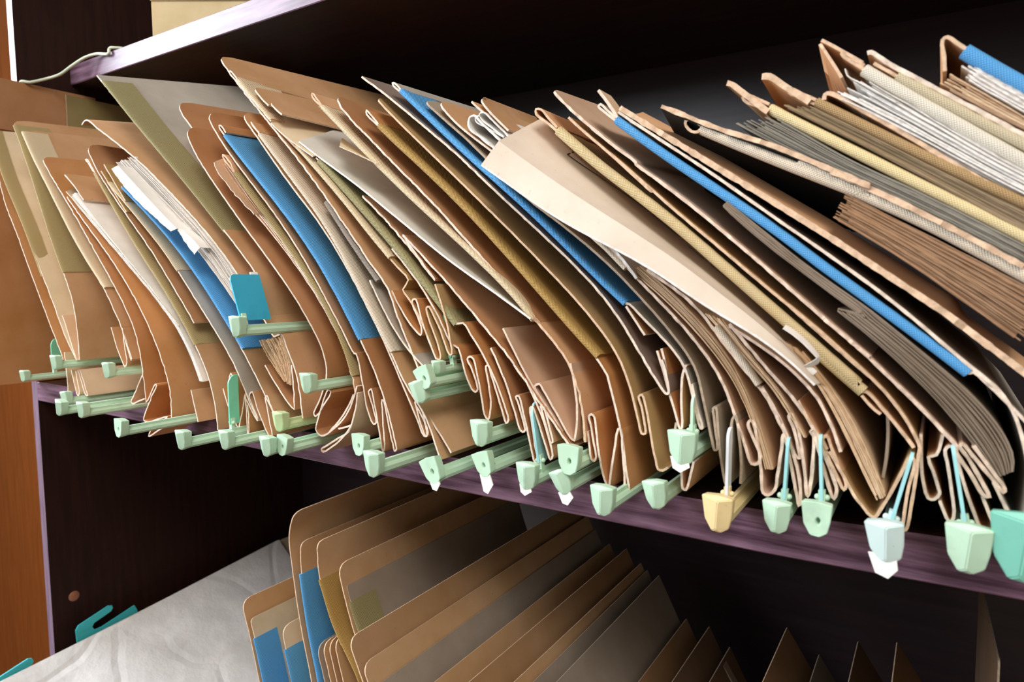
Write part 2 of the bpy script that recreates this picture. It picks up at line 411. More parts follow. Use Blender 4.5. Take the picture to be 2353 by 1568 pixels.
def make_ink(name, parent, off, d):
    """ruled frame and a faint line of typing printed on the flap"""
    bm = bmesh.new(); O = Vector(off); r = random.Random(5)
    def ribbon(a, b, n, w):
        t = (b - a).normalized(); s = t.cross(n).normalized() * w
        v = [bm.verts.new(p - O) for p in (a - s, a + s, b + s, b - s)]
        u = [bm.verts.new(p - O - n * .0002) for p in (a - s, a + s, b + s, b - s)]
        bm.faces.new(v); bm.faces.new(u[::-1])
        for i in range(4): bm.faces.new((v[i], u[i], u[(i + 1) % 4], v[(i + 1) % 4]))
    for a, b in zip(d['line'], d['line'][1:]): ribbon(Vector(a[:3]), Vector(b[:3]), Vector(a[3:]), .0005)
    for k, (a, b) in enumerate(zip(d['text'], d['text'][1:])):
        if k % 7 == 6 or r.random() < .12: continue
        A, B, n = Vector(a[:3]), Vector(b[:3]), Vector(a[3:]); t = B - A; s = t.cross(n).normalized()
        ribbon(A + s * .0006, A - s * .0006, n, .00022)
        ribbon(A + s * r.choice((-.0005, 0, .0005)), A + t * .6 + s * r.choice((-.0005, 0, .0005)), n, .00022)
    return bm_link(name, bm, ['ink'], parent, smooth=False)
def build_folder(f):
    xs = []; zs = []
    for d in f['parts']:
        if d['k'] == 's':
            P = pairs(d['st'][0][1]); xs += [p[0] for p in P]; zs += [p[1] for p in P]
        elif d['k'] == 'r': xs.append(d['x']); zs.append(d['z'] - .008)
    zb = min(zs); xb = sorted(xs)[len(xs) // 2]
    off = (xb, 0.0, zb)
    root = empty(f['name'], off, f['label'], f['cat'], f['group'])
    for d in f['parts']:
        if d['k'] == 's':
            make_sheet(d['n'], root, off, d['m'], [(y, pairs(P)) for y, P in d['st']], d['th'], d['L'], rc=d.get('rc', 0), lift=d.get('lift', 0), lx=d.get('lx', 0), up=d.get('up', 0), ux=d.get('ux', 0), rag=d.get('rag', .5), shelf=True)
        elif d['k'] == 't': make_tape(d['n'], root, off, d['m'], pairs(d['a']), d['tw'], d['w'], d['y'], d.get('lift', (0, 0, 1)))
        elif d['k'] == 'p': make_papers(d['n'], root, off, d)
        elif d['k'] == 'r': make_rail(root, off, d)
        elif d['k'] == 'i': make_ink(d['n'], root, off, d)
    return root

# ------------------------------------------------------------------ the setting and the bookcase
bm = bmesh.new(); box(bm, -2.2, 3.2, .56, .60, -1.8, 1.6)
o = bm_link('wall_back', bm, ['wood_wall'], smooth=False); o['kind'] = 'structure'
bm = bmesh.new(); box(bm, -2.2, 3.2, -2.6, .60, -1.84, -1.8)
o = bm_link('floor', bm, ['floor_wood'], smooth=False); o['kind'] = 'structure'
case = empty('bookcase', (.9, .25, -1.8), 'dark red brown wooden bookcase with open shelves holding all the folders', 'bookcase')
OFF = (.9, .25, -1.8)
def case_part(name, bm, mats, parent=case, **k):
    bmesh.ops.translate(bm, verts=bm.verts, vec=(-OFF[0], -OFF[1], -OFF[2]))
    return bm_link(name, bm, mats, parent, **k)
def panel(x0, x1):
    bm = bmesh.new(); box(bm, x0, x1, 0, .52, -1.8, 1.2)
    for f in bm.faces: f.material_index = 1 if abs(f.calc_center_median().y) < .001 else 0
    return bm
W_R = 1.95
case_part('side_panel', panel(-.018, 0), ['wood_side', 'wood_sideedge'], smooth=False)
case_part('side_panel', panel(W_R, W_R + .018), ['wood_side', 'wood_sideedge'], smooth=False)
bm = bmesh.new(); box(bm, 0, W_R, .50, .515, -1.8, 1.2); case_part('back_panel', bm, ['wood_back'], smooth=False)
def shelf(y0, ztop, th, sagging):
    bm = bmesh.new(); N = 60; G = []
    for i in range(N + 1):
        x = W_R * i / N; z = ztop + (sag(x) if sagging else 0)
        G.append([bm.verts.new((x, y, zz)) for y, zz in ((y0 + .001, z), (.5, z), (.5, z - th), (y0 + .001, z - th), (y0, z - th + .001), (y0, z - .001))])
    for a, b in zip(G, G[1:]):
        for k in range(6):
            bm.faces.new((a[k], b[k], b[(k + 1) % 6], a[(k + 1) % 6])).material_index = 1 if k in (3, 4, 5) else 0
    bm.faces.new(G[0]); bm.faces.new(G[-1][::-1])
    return bm
case_part('shelf', shelf(.074, .4965, .029, False), ['wood_inner', 'wood_front'], smooth=False)
case_part('shelf', shelf(0, 0, .0295, True), ['wood_inner', 'wood_front'], smooth=False)
case_part('shelf', shelf(.0, -.60, .029, False), ['wood_inner', 'wood_front'], smooth=False)
bm = bmesh.new(); box(bm, 0, W_R, .02, .5, 1.17, 1.2); case_part('top_board', bm, ['wood_inner'], smooth=False)
bm = bmesh.new()                                                        # screw cap on the side panel
bmesh.ops.create_uvsphere(bm, u_segments=20, v_segments=10, radius=.0085, matrix=Matrix.Translation((0, .033, -.3535)) @ Matrix.Diagonal((.35, 1, 1, 1)))
case_part('screw_cap', bm, ['capcopper'])

# ------------------------------------------------------------------ upper compartment: boxes and cable
def cream_box(name, z, h, label, w=.36, dpt=.2, a=32.8, org=(.2322, .0763)):
    root = empty(name, (org[0], org[1], z), label, 'box', 'cream boxes on the upper shelf')
    root.rotation_euler = (0, 0, math.radians(a))
    bm = bmesh.new(); box(bm, 0, w, 0, dpt, 0, h - .004)
    bmesh.ops.bevel(bm, geom=list(bm.edges), offset=.0015, segments=2, affect='EDGES')
    bm_link('box_body', bm, ['boxcream'], root)
    bm = bmesh.new(); box(bm, -.001, w + .001, -.003, dpt + .001, h - .006, h)
    bmesh.ops.bevel(bm, geom=list(bm.edges), offset=.0012, segments=2, affect='EDGES')
    bm_link('lid', bm, ['boxcream'], root)
    return root
cream_box('document_box', .4966, .054, 'lower cream document box standing directly on the upper shelf')
cream_box('document_box', .5508, .06, 'upper cream document box stacked on the other cream box')
pts = [(0.45, 0.3, 0.4995), (0.3, 0.16, 0.4995), (0.17, 0.11, 0.4995), (0.135, 0.078, 0.5005), (0.126, 0.0722, 0.4995), (0.1254, 0.0695, 0.4912), (0.0983, 0.067, 0.4954), (0.0765, 0.06, 0.4918), (0.056, 0.05, 0.4801), (0.0434, 0.04, 0.4683), (0.0233, 0.03, 0.4627), (0.0156, 0.012, 0.4545), (0.0045, 0.003, 0.4538), (0.0045, 0.006, 0.43), (0.0048, 0.01, 0.4), (0.0046, 0.02, 0.36)]
def tube(P, r, seg=12):
    bm = bmesh.new(); G = []
    Q = []
    for i in range(len(P) - 1):
        p0 = Vector(P[max(0, i - 1)]); p1 = Vector(P[i]); p2 = Vector(P[i + 1]); p3 = Vector(P[min(len(P) - 1, i + 2)])
        for k in range(8):
            t = k / 8; Q.append(.5 * ((2 * p1) + (p2 - p0) * t + (2 * p0 - 5 * p1 + 4 * p2 - p3) * t * t + (3 * p1 - p0 - 3 * p2 + p3) * t ** 3))
    Q.append(Vector(P[-1]))
    for i, p in enumerate(Q):
        d = (Q[min(len(Q) - 1, i + 1)] - Q[max(0, i - 1)]).normalized(); a = d.cross(Vector((.2, .1, 1))).normalized(); b = d.cross(a)
        G.append([bm.verts.new(p + (a * math.cos(2 * math.pi * k / seg) + b * math.sin(2 * math.pi * k / seg)) * r) for k in range(seg)])
    for a, b in zip(G, G[1:]):
        for k in range(seg): bm.faces.new((a[k], a[(k + 1) % seg], b[(k + 1) % seg], b[k]))
    bm.faces.new(G[0]); bm.faces.new(G[-1][::-1]); return bm
co = bm_link('cable', tube(pts, .0021), ['cord'])
co['label'] = 'thin pale cable hanging over the left end of the upper shelf'; co['category'] = 'cable'

# ------------------------------------------------------------------ middle shelf: the filed folders
FOLDERS = [
 {'name': 'lateral_file_folder', 'label': 'plain brown card folder pressed against the left side panel, its end jutting past the shelf', 'group': 'folders filed on the sagging middle shelf', 'cat': 'file folder', 'parts': [{'k': 's', 'n': 'cover', 'm': 'orange', 'th': 1.5, 'L': 0.34, 'st': [[-0.075, [50, 4380, 46, 3000, 42, 1500, 40, 60]]], 'rc': 0.01}, {'k': 's', 'n': 'flap', 'm': 'brown', 'th': 1.2, 'L': 0.135, 'st': [[-0.03, [85, 4530, 84, 4300, 80, 3800]]], 'rag': 1.2}, {'k': 's', 'n': 'inner_cover', 'm': 'olivecard', 'th': 1.2, 'L': 0.34, 'st': [[0.06, [120, 4480, 116, 3000, 110, 1500, 105, 80]]]}, {'k': 'r', 'm': 'mint', 'x': 0.1145, 'y': -0.06, 'z': 0.0287, 'rot': 0, 'sc': 0.85, 'var': 0, 'L': 0.12, 'fin': (0.05, 0.013, 'mintdeep', 0, 0.035, 0.012), 'scrap': None}]},
 {'name': 'lateral_file_folder', 'label': 'olive taped folder with a broad cream inner face, second from the left panel', 'group': 'folders filed on the sagging middle shelf', 'cat': 'file folder', 'parts': [{'k': 's', 'n': 'cover', 'm': 'orange', 'th': 1.5, 'L': 0.3, 'st': [[-0.051555555555555556, [387, 3517, 649, 2779, 753, 2585, 940, 2322, 1081, 2118, 1194, 1940, 1375, 1664, 1521, 1443, 1699, 1177, 1817, 1006, 1933, 843, 2048, 673, 2117, 562]]]}, {'k': 's', 'n': 'cover', 'm': 'cream', 'th': 1.5, 'L': 0.3, 'st': [[-0.051555555555555556, [331, 3703, 650, 3119, 801, 2892, 1110, 2488, 1297, 2231, 1469, 1976, 1693, 1651, 1822, 1469, 1973, 1239, 2111, 1018, 2223, 858, 2352, 707, 2474, 576]]], 'lift': 0.03}, {'k': 't', 'n': 'cloth_tape', 'm': 'khaki', 'tw': 3, 'w': 0.016, 'y': -0.051555555555555556, 'a': [331, 3703, 650, 3119, 801, 2892, 1110, 2488, 1297, 2231, 1465, 1975, 1674, 1648], 'lift': (0.1, 0.057600000000000005, 0.3703)}, {'k': 'r', 'm': 'mint', 'x': 0.2407, 'y': -0.0736, 'z': 0.0566, 'rot': 0, 'sc': 1.0, 'var': 0, 'L': 0.32, 'fin': None, 'scrap': None}]},
 {'name': 'lateral_file_folder', 'label': 'olive taped folder over a pale pleated bottom, in front of two stacked green rails', 'group': 'folders filed on the sagging middle shelf', 'cat': 'file folder', 'parts': [{'k': 's', 'n': 'cover', 'm': 'tan', 'th': 1.5, 'L': 0.3, 'st': [[-0.05111111111111111, [1068, 3753, 1284, 3419, 1525, 3004, 1768, 2543, 1940, 2220, 2117, 1917, 2257, 1692, 2321, 1585, 2425, 1391, 2466, 1286, 2520, 1008, 2539, 728, 2538, 587]]], 'rc': 0.012, 'lift': 0.02}, {'k': 't', 'n': 'cloth_tape', 'm': 'khaki', 'tw': 3.2, 'w': 0.042, 'y': -0.05111111111111111, 'a': [1124, 3673, 1286, 3419, 1526, 3004, 1768, 2543, 1940, 2220, 2117, 1917, 2260, 1693], 'lift': (0.06666666666666667, 0.0587, 0.3753)}, {'k': 's', 'n': 'label_tab', 'm': 'pale', 'th': 1.5, 'L': 0.02, 'st': [[-0.05111111111111111, [2152, 1141, 2217, 1041, 2285, 916, 2349, 791, 2423, 653, 2465, 583]]]}, {'k': 's', 'n': 'cover', 'm': 'pale', 'th': 1.5, 'L': 0.2, 'st': [[-0.05111111111111111, [2151, 665, 2164, 535, 2173, 390, 2177, 274, 2180, 143]]]}, {'k': 's', 'n': 'gusset', 'm': 'pale', 'th': 1.5, 'L': 0.2, 'st': [[-0.05111111111111111, [2301, 443, 2340, 331, 2393, 205, 2436, 115, 2485, 155, 2453, 295, 2418, 437]]]}, {'k': 's', 'n': 'gusset', 'm': 'pale', 'th': 1.5, 'L': 0.2, 'st': [[-0.05111111111111111, [2536, 459, 2594, 349, 2663, 213, 2698, 145, 2641, 148, 2577, 264, 2478, 455]]]}, {'k': 'r', 'm': 'mint', 'x': 0.2611, 'y': -0.0731, 'z': 0.0127, 'rot': 8, 'sc': 1.0, 'var': 0, 'L': 0.32, 'fin': None, 'scrap': None}, {'k': 'r', 'm': 'mint', 'x': 0.3222, 'y': -0.1051, 'z': 0.0125, 'rot': -10, 'sc': 1.0, 'var': 0, 'L': 0.26, 'fin': None, 'scrap': None}]},
 {'name': 'lateral_file_folder', 'label': 'folder with narrow cream tape ending low, its pleat above the third green rail', 'group': 'folders filed on the sagging middle shelf', 'cat': 'file folder', 'parts': [{'k': 's', 'n': 'cover', 'm': 'tan', 'th': 1.5, 'L': 0.3, 'st': [[-0.050666666666666665, [1318, 3592, 1595, 3232, 1687, 3122, 2015, 2756, 2325, 2400, 2559, 2144, 2810, 1896, 3041, 1680, 3243, 1481, 3406, 1292, 3576, 1058, 3639, 953, 3722, 789, 3780, 668]]], 'rc': 0.012, 'lift': 0.02, 'rag': 0.9}, {'k': 't', 'n': 'cloth_tape', 'm': 'cream_tape', 'tw': 4, 'w': 0.03, 'y': -0.050666666666666665, 'a': [1346, 3560, 1596, 3232, 1687, 3123, 2015, 2756, 2325, 2400, 2559, 2144, 2809, 1896, 3047, 1682, 3263, 1497], 'lift': (0.06666666666666667, 0.0668, 0.3592)}, {'k': 's', 'n': 'gusset', 'm': 'tan', 'th': 1.5, 'L': 0.26, 'st': [[-0.050666666666666665, [3354, 1030, 3421, 881, 3490, 752, 3572, 624, 3622, 572, 3670, 628, 3648, 784, 3620, 941, 3597, 1045, 3665, 877, 3732, 725, 3766, 654]]]}, {'k': 'r', 'm': 'mint', 'x': 0.367, 'y': -0.0727, 'z': 0.0553, 'rot': 3, 'sc': 1.0, 'var': 0, 'L': 0.3, 'fin': None, 'scrap': None}, {'k': 'r', 'm': 'mint', 'x': 0.3545, 'y': -0.0967, 'z': 0.0119, 'rot': 0, 'sc': 1.0, 'var': 0, 'L': 0.3, 'fin': None, 'scrap': None}]},
 {'name': 'lateral_file_folder', 'label': 'folder behind thick dirty white page edges, its bottom pleat agape', 'group': 'folders filed on the sagging middle shelf', 'cat': 'file folder', 'parts': [{'k': 's', 'n': 'cover', 'm': 'orange', 'th': 1.5, 'L': 0.3, 'st': [[-0.050222222222222224, [1828, 3193, 1927, 3073, 2106, 2888, 2353, 2655, 2646, 2373, 2917, 2098, 3105, 1904, 3380, 1621, 3633, 1342, 3823, 1088, 3907, 923, 3971, 696, 4004, 494, 4028, 290, 4043, 187, 4123, 272, 4253, 413, 4270, 399, 4156, 260, 4035, 92, 3960, -30, 4049, -46, 4265, 11, 4469, 61, 4306, -25, 4111, -130, 4047, -216, 4199, -149, 4435, -39, 4530, 7, 4548, 210, 4538, 357, 4487, 526, 4340, 816, 4180, 1059, 3980, 1309, 3753, 1548, 3418, 1851, 3113, 2098, 2731, 2399, 2444, 2637]]], 'rc': 0.01, 'lift': 0.012, 'rag': 0.8}, {'k': 's', 'n': 'gusset', 'm': 'pale', 'th': 1.5, 'L': 0.2, 'st': [[-0.050222222222222224, [3982, 492, 3870, 354, 3766, 226, 3708, 155, 3743, 138, 3860, 178, 4003, 222]]]}, {'k': 's', 'n': 'divider', 'm': 'tan', 'th': 1.5, 'L': 0.2, 'st': [[-0.050222222222222224, [2394, 2921, 2508, 2854, 2667, 2737, 2857, 2568]]], 'rc': 0.004}, {'k': 'p', 'n': 'paper_sheaf', 'm': 'white', 'th': 0.4, 'L': 0.28, 'y': -0.050222222222222224, 'a': [2449, 2678, 2682, 2511, 3026, 2271, 3350, 2052, 3789, 1756, 4120, 1526, 4445, 1285, 4699, 1065, 4941, 782, 5069, 555, 5110, 432], 'b': [2598, 2721, 2816, 2553, 3120, 2322, 3457, 2075, 3887, 1767, 4216, 1528, 4532, 1286, 4761, 1079, 5005, 789, 5148, 563, 5210, 440], 'num': 10, 'seed': 1, 'jit': 1.5, 'trim': 3}, {'k': 's', 'n': 'page_cover', 'm': 'cream', 'th': 0.8, 'L': 0.26, 'st': [[-0.051222222222222225, [2452, 2698, 2748, 2513, 3108, 2281, 3443, 2057, 3883, 1754, 4214, 1515, 4522, 1291, 4793, 1098]], [0.019777777777777783, [1691, 2993, 2013, 2727, 2376, 2386, 2650, 2102, 2877, 1864, 3171, 1565, 3447, 1289, 3712, 1025]]], 'rc': 0.0}, {'k': 'r', 'm': 'mint', 'x': 0.4789, 'y': -0.1182, 'z': 0.0094, 'rot': -4, 'sc': 1.0, 'var': 1, 'L': 0.3, 'fin': None, 'scrap': None}]},
 {'name': 'lateral_file_folder', 'label': 'looped folder under a dark orange rounded flap, a mint fin at its foot', 'group': 'folders filed on the sagging middle shelf', 'cat': 'file folder', 'parts': [{'k': 's', 'n': 'cover', 'm': 'tan', 'th': 1.5, 'L': 0.3, 'st': [[-0.049777777777777775, [3058, 2973, 3103, 2904, 3140, 2881, 3091, 2918, 3008, 3004, 2959, 3042, 3011, 3030, 3095, 2940, 3203, 2818, 3397, 2600, 3707, 2266, 3953, 2014, 4148, 1827, 4447, 1549, 4677, 1324, 4890, 1095, 5057, 891, 5201, 682, 5288, 514, 5344, 344, 5377, 171, 5392, 20]]]}, {'k': 't', 'n': 'cloth_tape', 'm': 'khaki', 'tw': 3.5, 'w': 0.03, 'y': -0.049777777777777775, 'a': [3151, 2861, 3393, 2599, 3706, 2266, 3953, 2014, 4148, 1827, 4447, 1549, 4677, 1324, 4887, 1094, 5048, 897]}, {'k': 's', 'n': 'flap', 'm': 'brown', 'th': 1.5, 'L': 0.3, 'st': [[-0.049777777777777775, [2982, 3232, 3057, 3097, 3192, 2921, 3412, 2695, 3634, 2494, 3952, 2219, 4254, 1953, 4416, 1797, 4676, 1529, 4825, 1373, 5056, 1130]]], 'rc': 0.014}, {'k': 's', 'n': 'gusset', 'm': 'tan', 'th': 1.5, 'L': 0.2, 'st': [[-0.049777777777777775, [4938, 405, 4975, 276, 5021, 134, 5045, 64]]]}, {'k': 'r', 'm': 'mint', 'x': 0.5776, 'y': -0.1118, 'z': 0.0085, 'rot': 0, 'sc': 1.0, 'var': 0, 'L': 0.3, 'fin': (0.055, 0.011, 'mintdeep', 0, 0.05, 0.011), 'scrap': None}]},
 {'name': 'lateral_file_folder', 'label': 'folder with a woven cream edge and a U shaped pleat beside the mint fin', 'group': 'folders filed on the sagging middle shelf', 'cat': 'file folder', 'parts': [{'k': 's', 'n': 'cover', 'm': 'greycard', 'th': 1.5, 'L': 0.3, 'st': [[-0.04933333333333333, [3437, 2733, 3733, 2519, 4067, 2276, 4381, 2039, 4571, 1883, 4786, 1684, 5064, 1409, 5354, 1119, 5557, 908, 5700, 738, 5788, 610, 5917, 400, 6051, 187]]]}, {'k': 't', 'n': 'cloth_tape', 'm': 'cream_tape', 'tw': 3, 'w': 0.02, 'y': -0.04933333333333333, 'a': [3448, 2726, 3733, 2520, 4067, 2276, 4381, 2039, 4569, 1883, 4785, 1683]}, {'k': 's', 'n': 'divider', 'm': 'khakicard', 'th': 1.5, 'L': 0.2, 'st': [[-0.04933333333333333, [3299, 2874, 3451, 2717, 3636, 2534, 3817, 2365]]]}, {'k': 's', 'n': 'divider', 'm': 'khakicard', 'th': 1.5, 'L': 0.2, 'st': [[-0.04933333333333333, [3371, 2944, 3486, 2819, 3656, 2641, 3805, 2491]]]}, {'k': 's', 'n': 'gusset', 'm': 'orange', 'th': 1.5, 'L': 0.3, 'st': [[-0.04933333333333333, [5504, 468, 5569, 312, 5595, 280, 5621, 317, 5618, 478, 5621, 592, 5650, 636, 5670, 608, 5669, 436, 5683, 233, 5704, 107, 5738, 77, 5766, 139, 5822, 291, 5869, 442, 5873, 364, 5880, 173, 5888, 17, 5904, 76, 5911, 231, 5898, 333]]]}, {'k': 'r', 'm': 'mint', 'x': 0.6112, 'y': -0.0893, 'z': 0.0082, 'rot': 0, 'sc': 1.0, 'var': 0, 'L': 0.3, 'fin': None, 'scrap': None}]},
 {'name': 'lateral_file_folder', 'label': 'blue taped folder under crumpled white papers, left of the turquoise fin', 'group': 'folders filed on the sagging middle shelf', 'cat': 'file folder', 'parts': [{'k': 's', 'n': 'cover', 'm': 'tan', 'th': 1.5, 'L': 0.3, 'st': [[-0.04888888888888889, [3718, 2660, 3973, 2497, 4269, 2303, 4589, 2077, 4886, 1843, 5161, 1603, 5358, 1414, 5501, 1268, 5616, 1144, 5839, 889, 5969, 729, 6131, 515, 6298, 283, 6393, 141]]]}, {'k': 't', 'n': 'cloth_tape', 'm': 'blue', 'tw': 3.5, 'w': 0.04, 'y': -0.04888888888888889, 'a': [3740, 2646, 3973, 2497, 4269, 2303, 4589, 2077, 4886, 1843, 5161, 1603, 5358, 1414, 5501, 1268, 5619, 1145, 5859, 896]}, {'k': 's', 'n': 'gusset', 'm': 'tan', 'th': 1.5, 'L': 0.3, 'st': [[-0.04888888888888889, [5861, 407, 5965, 273, 6033, 189, 6046, 212, 5974, 329, 5923, 413, 5935, 453, 5980, 472, 5998, 421, 6077, 264, 6182, 97, 6222, 44, 6260, 65, 6236, 177, 6192, 350, 6172, 430, 6202, 455, 6243, 388, 6310, 285]]]}, {'k': 'p', 'n': 'paper_sheaf', 'm': 'whitepaper', 'th': 0.4, 'L': 0.26, 'y': -0.04888888888888889, 'a': [3556, 2989, 3778, 2826, 4097, 2609, 4403, 2410, 4809, 2139, 5087, 1938, 5282, 1777, 5556, 1529, 5769, 1325, 5895, 1199], 'b': [3968, 3009, 4325, 2776, 4640, 2563, 5028, 2291, 5297, 2090, 5561, 1867, 5808, 1618, 5998, 1383, 6121, 1205], 'num': 21, 'seed': 3, 'jit': 4, 'trim': 8}, {'k': 's', 'n': 'torn_sheet', 'm': 'white', 'th': 0.5, 'L': 0.02, 'st': [[-0.06488888888888888, [3849, 2826, 4087, 2620, 4328, 2450, 4682, 2242, 4960, 2088]], [-0.06188888888888889, [3924, 2860, 4182, 2679, 4502, 2456, 4802, 2252, 5012, 2113]]], 'rag': 1.5}, {'k': 's', 'n': 'torn_sheet', 'm': 'white', 'th': 0.5, 'L': 0.015, 'st': [[-0.0628888888888889, [5048, 2099, 5141, 2006, 5238, 1915, 5322, 1842]], [-0.059888888888888894, [5019, 2114, 5140, 2062, 5283, 1980, 5375, 1909]]], 'rag': 1.5}, {'k': 'p', 'n': 'paper_sheaf', 'm': 'paper', 'th': 0.4, 'L': 0.26, 'y': -0.04888888888888889, 'a': [6089, 999, 6171, 896, 6235, 824, 6366, 695, 6466, 607], 'b': [6449, 1063, 6532, 900, 6565, 797, 6571, 674, 6560, 572], 'num': 15, 'seed': 4, 'jit': 3, 'trim': 2}, {'k': 's', 'n': 'gusset', 'm': 'brown', 'th': 1.5, 'L': 0.2, 'st': [[-0.04888888888888889, [6193, 754, 6335, 587, 6513, 417, 6594, 359, 6602, 454, 6600, 569, 6583, 780]]]}, {'k': 'r', 'm': 'mint', 'x': 0.6658, 'y': -0.0849, 'z': 0.0083, 'rot': 0, 'sc': 1.0, 'var': 0, 'L': 0.3, 'fin': None, 'scrap': None}]},
 {'name': 'lateral_file_folder', 'label': 'tan folder with a curled top corner, pressed against the white papers', 'group': 'folders filed on the sagging middle shelf', 'cat': 'file folder', 'parts': [{'k': 's', 'n': 'cover', 'm': 'tan', 'th': 1.5, 'L': 0.27, 'st': [[-0.04844444444444444, [2886, 3461, 2999, 3502, 3303, 3347, 3664, 3157, 3989, 2976, 4314, 2778, 4633, 2565, 5021, 2292, 5291, 2091, 5558, 1869, 5818, 1623, 6005, 1422, 6269, 1114, 6336, 1038, 6435, 1067, 6538, 902, 6619, 745, 6664, 604, 6696, 420, 6714, 284]]], 'lift': 0.035, 'rag': 0.8}, {'k': 'r', 'm': 'mint', 'x': 0.7051, 'y': -0.0704, 'z': 0.0668, 'rot': 0, 'sc': 1.0, 'var': 0, 'L': 0.3, 'fin': None, 'scrap': None}, {'k': 'r', 'm': 'mintyellow', 'x': 0.6657, 'y': -0.0704, 'z': 0.0283, 'rot': 0, 'sc': 1.0, 'var': 0, 'L': 0.3, 'fin': None, 'scrap': None}]},
 {'name': 'lateral_file_folder', 'label': 'tall grey card folder with a broad olive tape and a turquoise fin on its rail', 'group': 'folders filed on the sagging middle shelf', 'cat': 'file folder', 'parts': [{'k': 's', 'n': 'cover', 'm': 'greycard', 'th': 1.5, 'L': 0.3, 'st': [[-0.048, [3293, 3973, 3430, 3861, 3704, 3634, 4038, 3359, 4353, 3105, 4649, 2870, 4846, 2712, 5129, 2480, 5405, 2250, 5632, 2060, 5702, 2000]]], 'lift': 0.05}, {'k': 't', 'n': 'cloth_tape', 'm': 'olive', 'tw': 3.4, 'w': 0.034, 'y': -0.048, 'a': [3423, 3882, 3710, 3636, 4039, 3359, 4353, 3105, 4649, 2870, 4846, 2712, 5128, 2480, 5403, 2249, 5633, 2055], 'lift': (0.16666666666666669, 0.2, 0.39730000000000004)}, {'k': 's', 'n': 'lower_cover', 'm': 'tan', 'th': 1.5, 'L': 0.3, 'st': [[-0.0492, [5625, 2082, 5651, 2059, 5741, 1982, 5885, 1853, 6091, 1653, 6135, 1585, 6169, 1428, 6173, 1215]]]}, {'k': 's', 'n': 'label_tab', 'm': 'white', 'th': 1.5, 'L': 0.008, 'st': [[-0.062, [6188, 1652, 6203, 1620, 6218, 1594]]]}, {'k': 'r', 'm': 'mint', 'x': 0.6414, 'y': -0.094, 'z': 0.1158, 'rot': 0, 'sc': 1.05, 'var': 0, 'L': 0.32, 'fin': (0.05, 0.032, 'turquoise', -20, 0.006, 0.005), 'scrap': None}]},
 {'name': 'lateral_file_folder', 'label': 'brown card folder bowing out in one long curve that curls under at the bottom', 'group': 'folders filed on the sagging middle shelf', 'cat': 'file folder', 'parts': [{'k': 's', 'n': 'flap', 'm': 'brown', 'th': 1.5, 'L': 0.3, 'st': [[-0.034, [4657, 3514, 4706, 3429, 4768, 3336, 4826, 3287, 4976, 3136]]], 'rc': 0.012, 'lift': 0.02}, {'k': 's', 'n': 'cover', 'm': 'brown', 'th': 1.5, 'L': 0.3, 'st': [[-0.046, [4976, 3193, 5038, 3056, 5159, 2877, 5343, 2669, 5508, 2501, 5746, 2265, 5993, 2025, 6022, 2000, 6266, 1771, 6482, 1562, 6637, 1399, 6782, 1227, 6902, 1069, 6958, 980, 7017, 832, 7024, 724, 6984, 593, 6904, 446, 6838, 346, 6855, 314, 6901, 342, 6964, 421, 7072, 554, 7051, 583, 7021, 560, 6937, 397, 6885, 275, 6858, 191, 6908, 144, 6968, 146, 7104, 228, 7227, 328, 7317, 442, 7378, 562, 7406, 642]]], 'rc': 0.014, 'rag': 0.4}, {'k': 's', 'n': 'gusset', 'm': 'tan', 'th': 1.5, 'L': 0.2, 'st': [[-0.046, [7036, 186, 7168, 303, 7286, 440, 7358, 559]]]}, {'k': 's', 'n': 'gusset', 'm': 'pale', 'th': 1.5, 'L': 0.22, 'st': [[-0.046, [7161, 232, 7276, 265, 7325, 284, 7272, 216, 7166, 119, 7032, 31, 6946, -13, 6920, 10, 6982, 46, 7156, 146, 7288, 221, 7355, 355, 7397, 484, 7411, 584]]]}, {'k': 'r', 'm': 'mint', 'x': 0.6772, 'y': -0.076, 'z': 0.0087, 'rot': -8, 'sc': 1.0, 'var': 1, 'L': 0.3, 'fin': None, 'scrap': None}]},
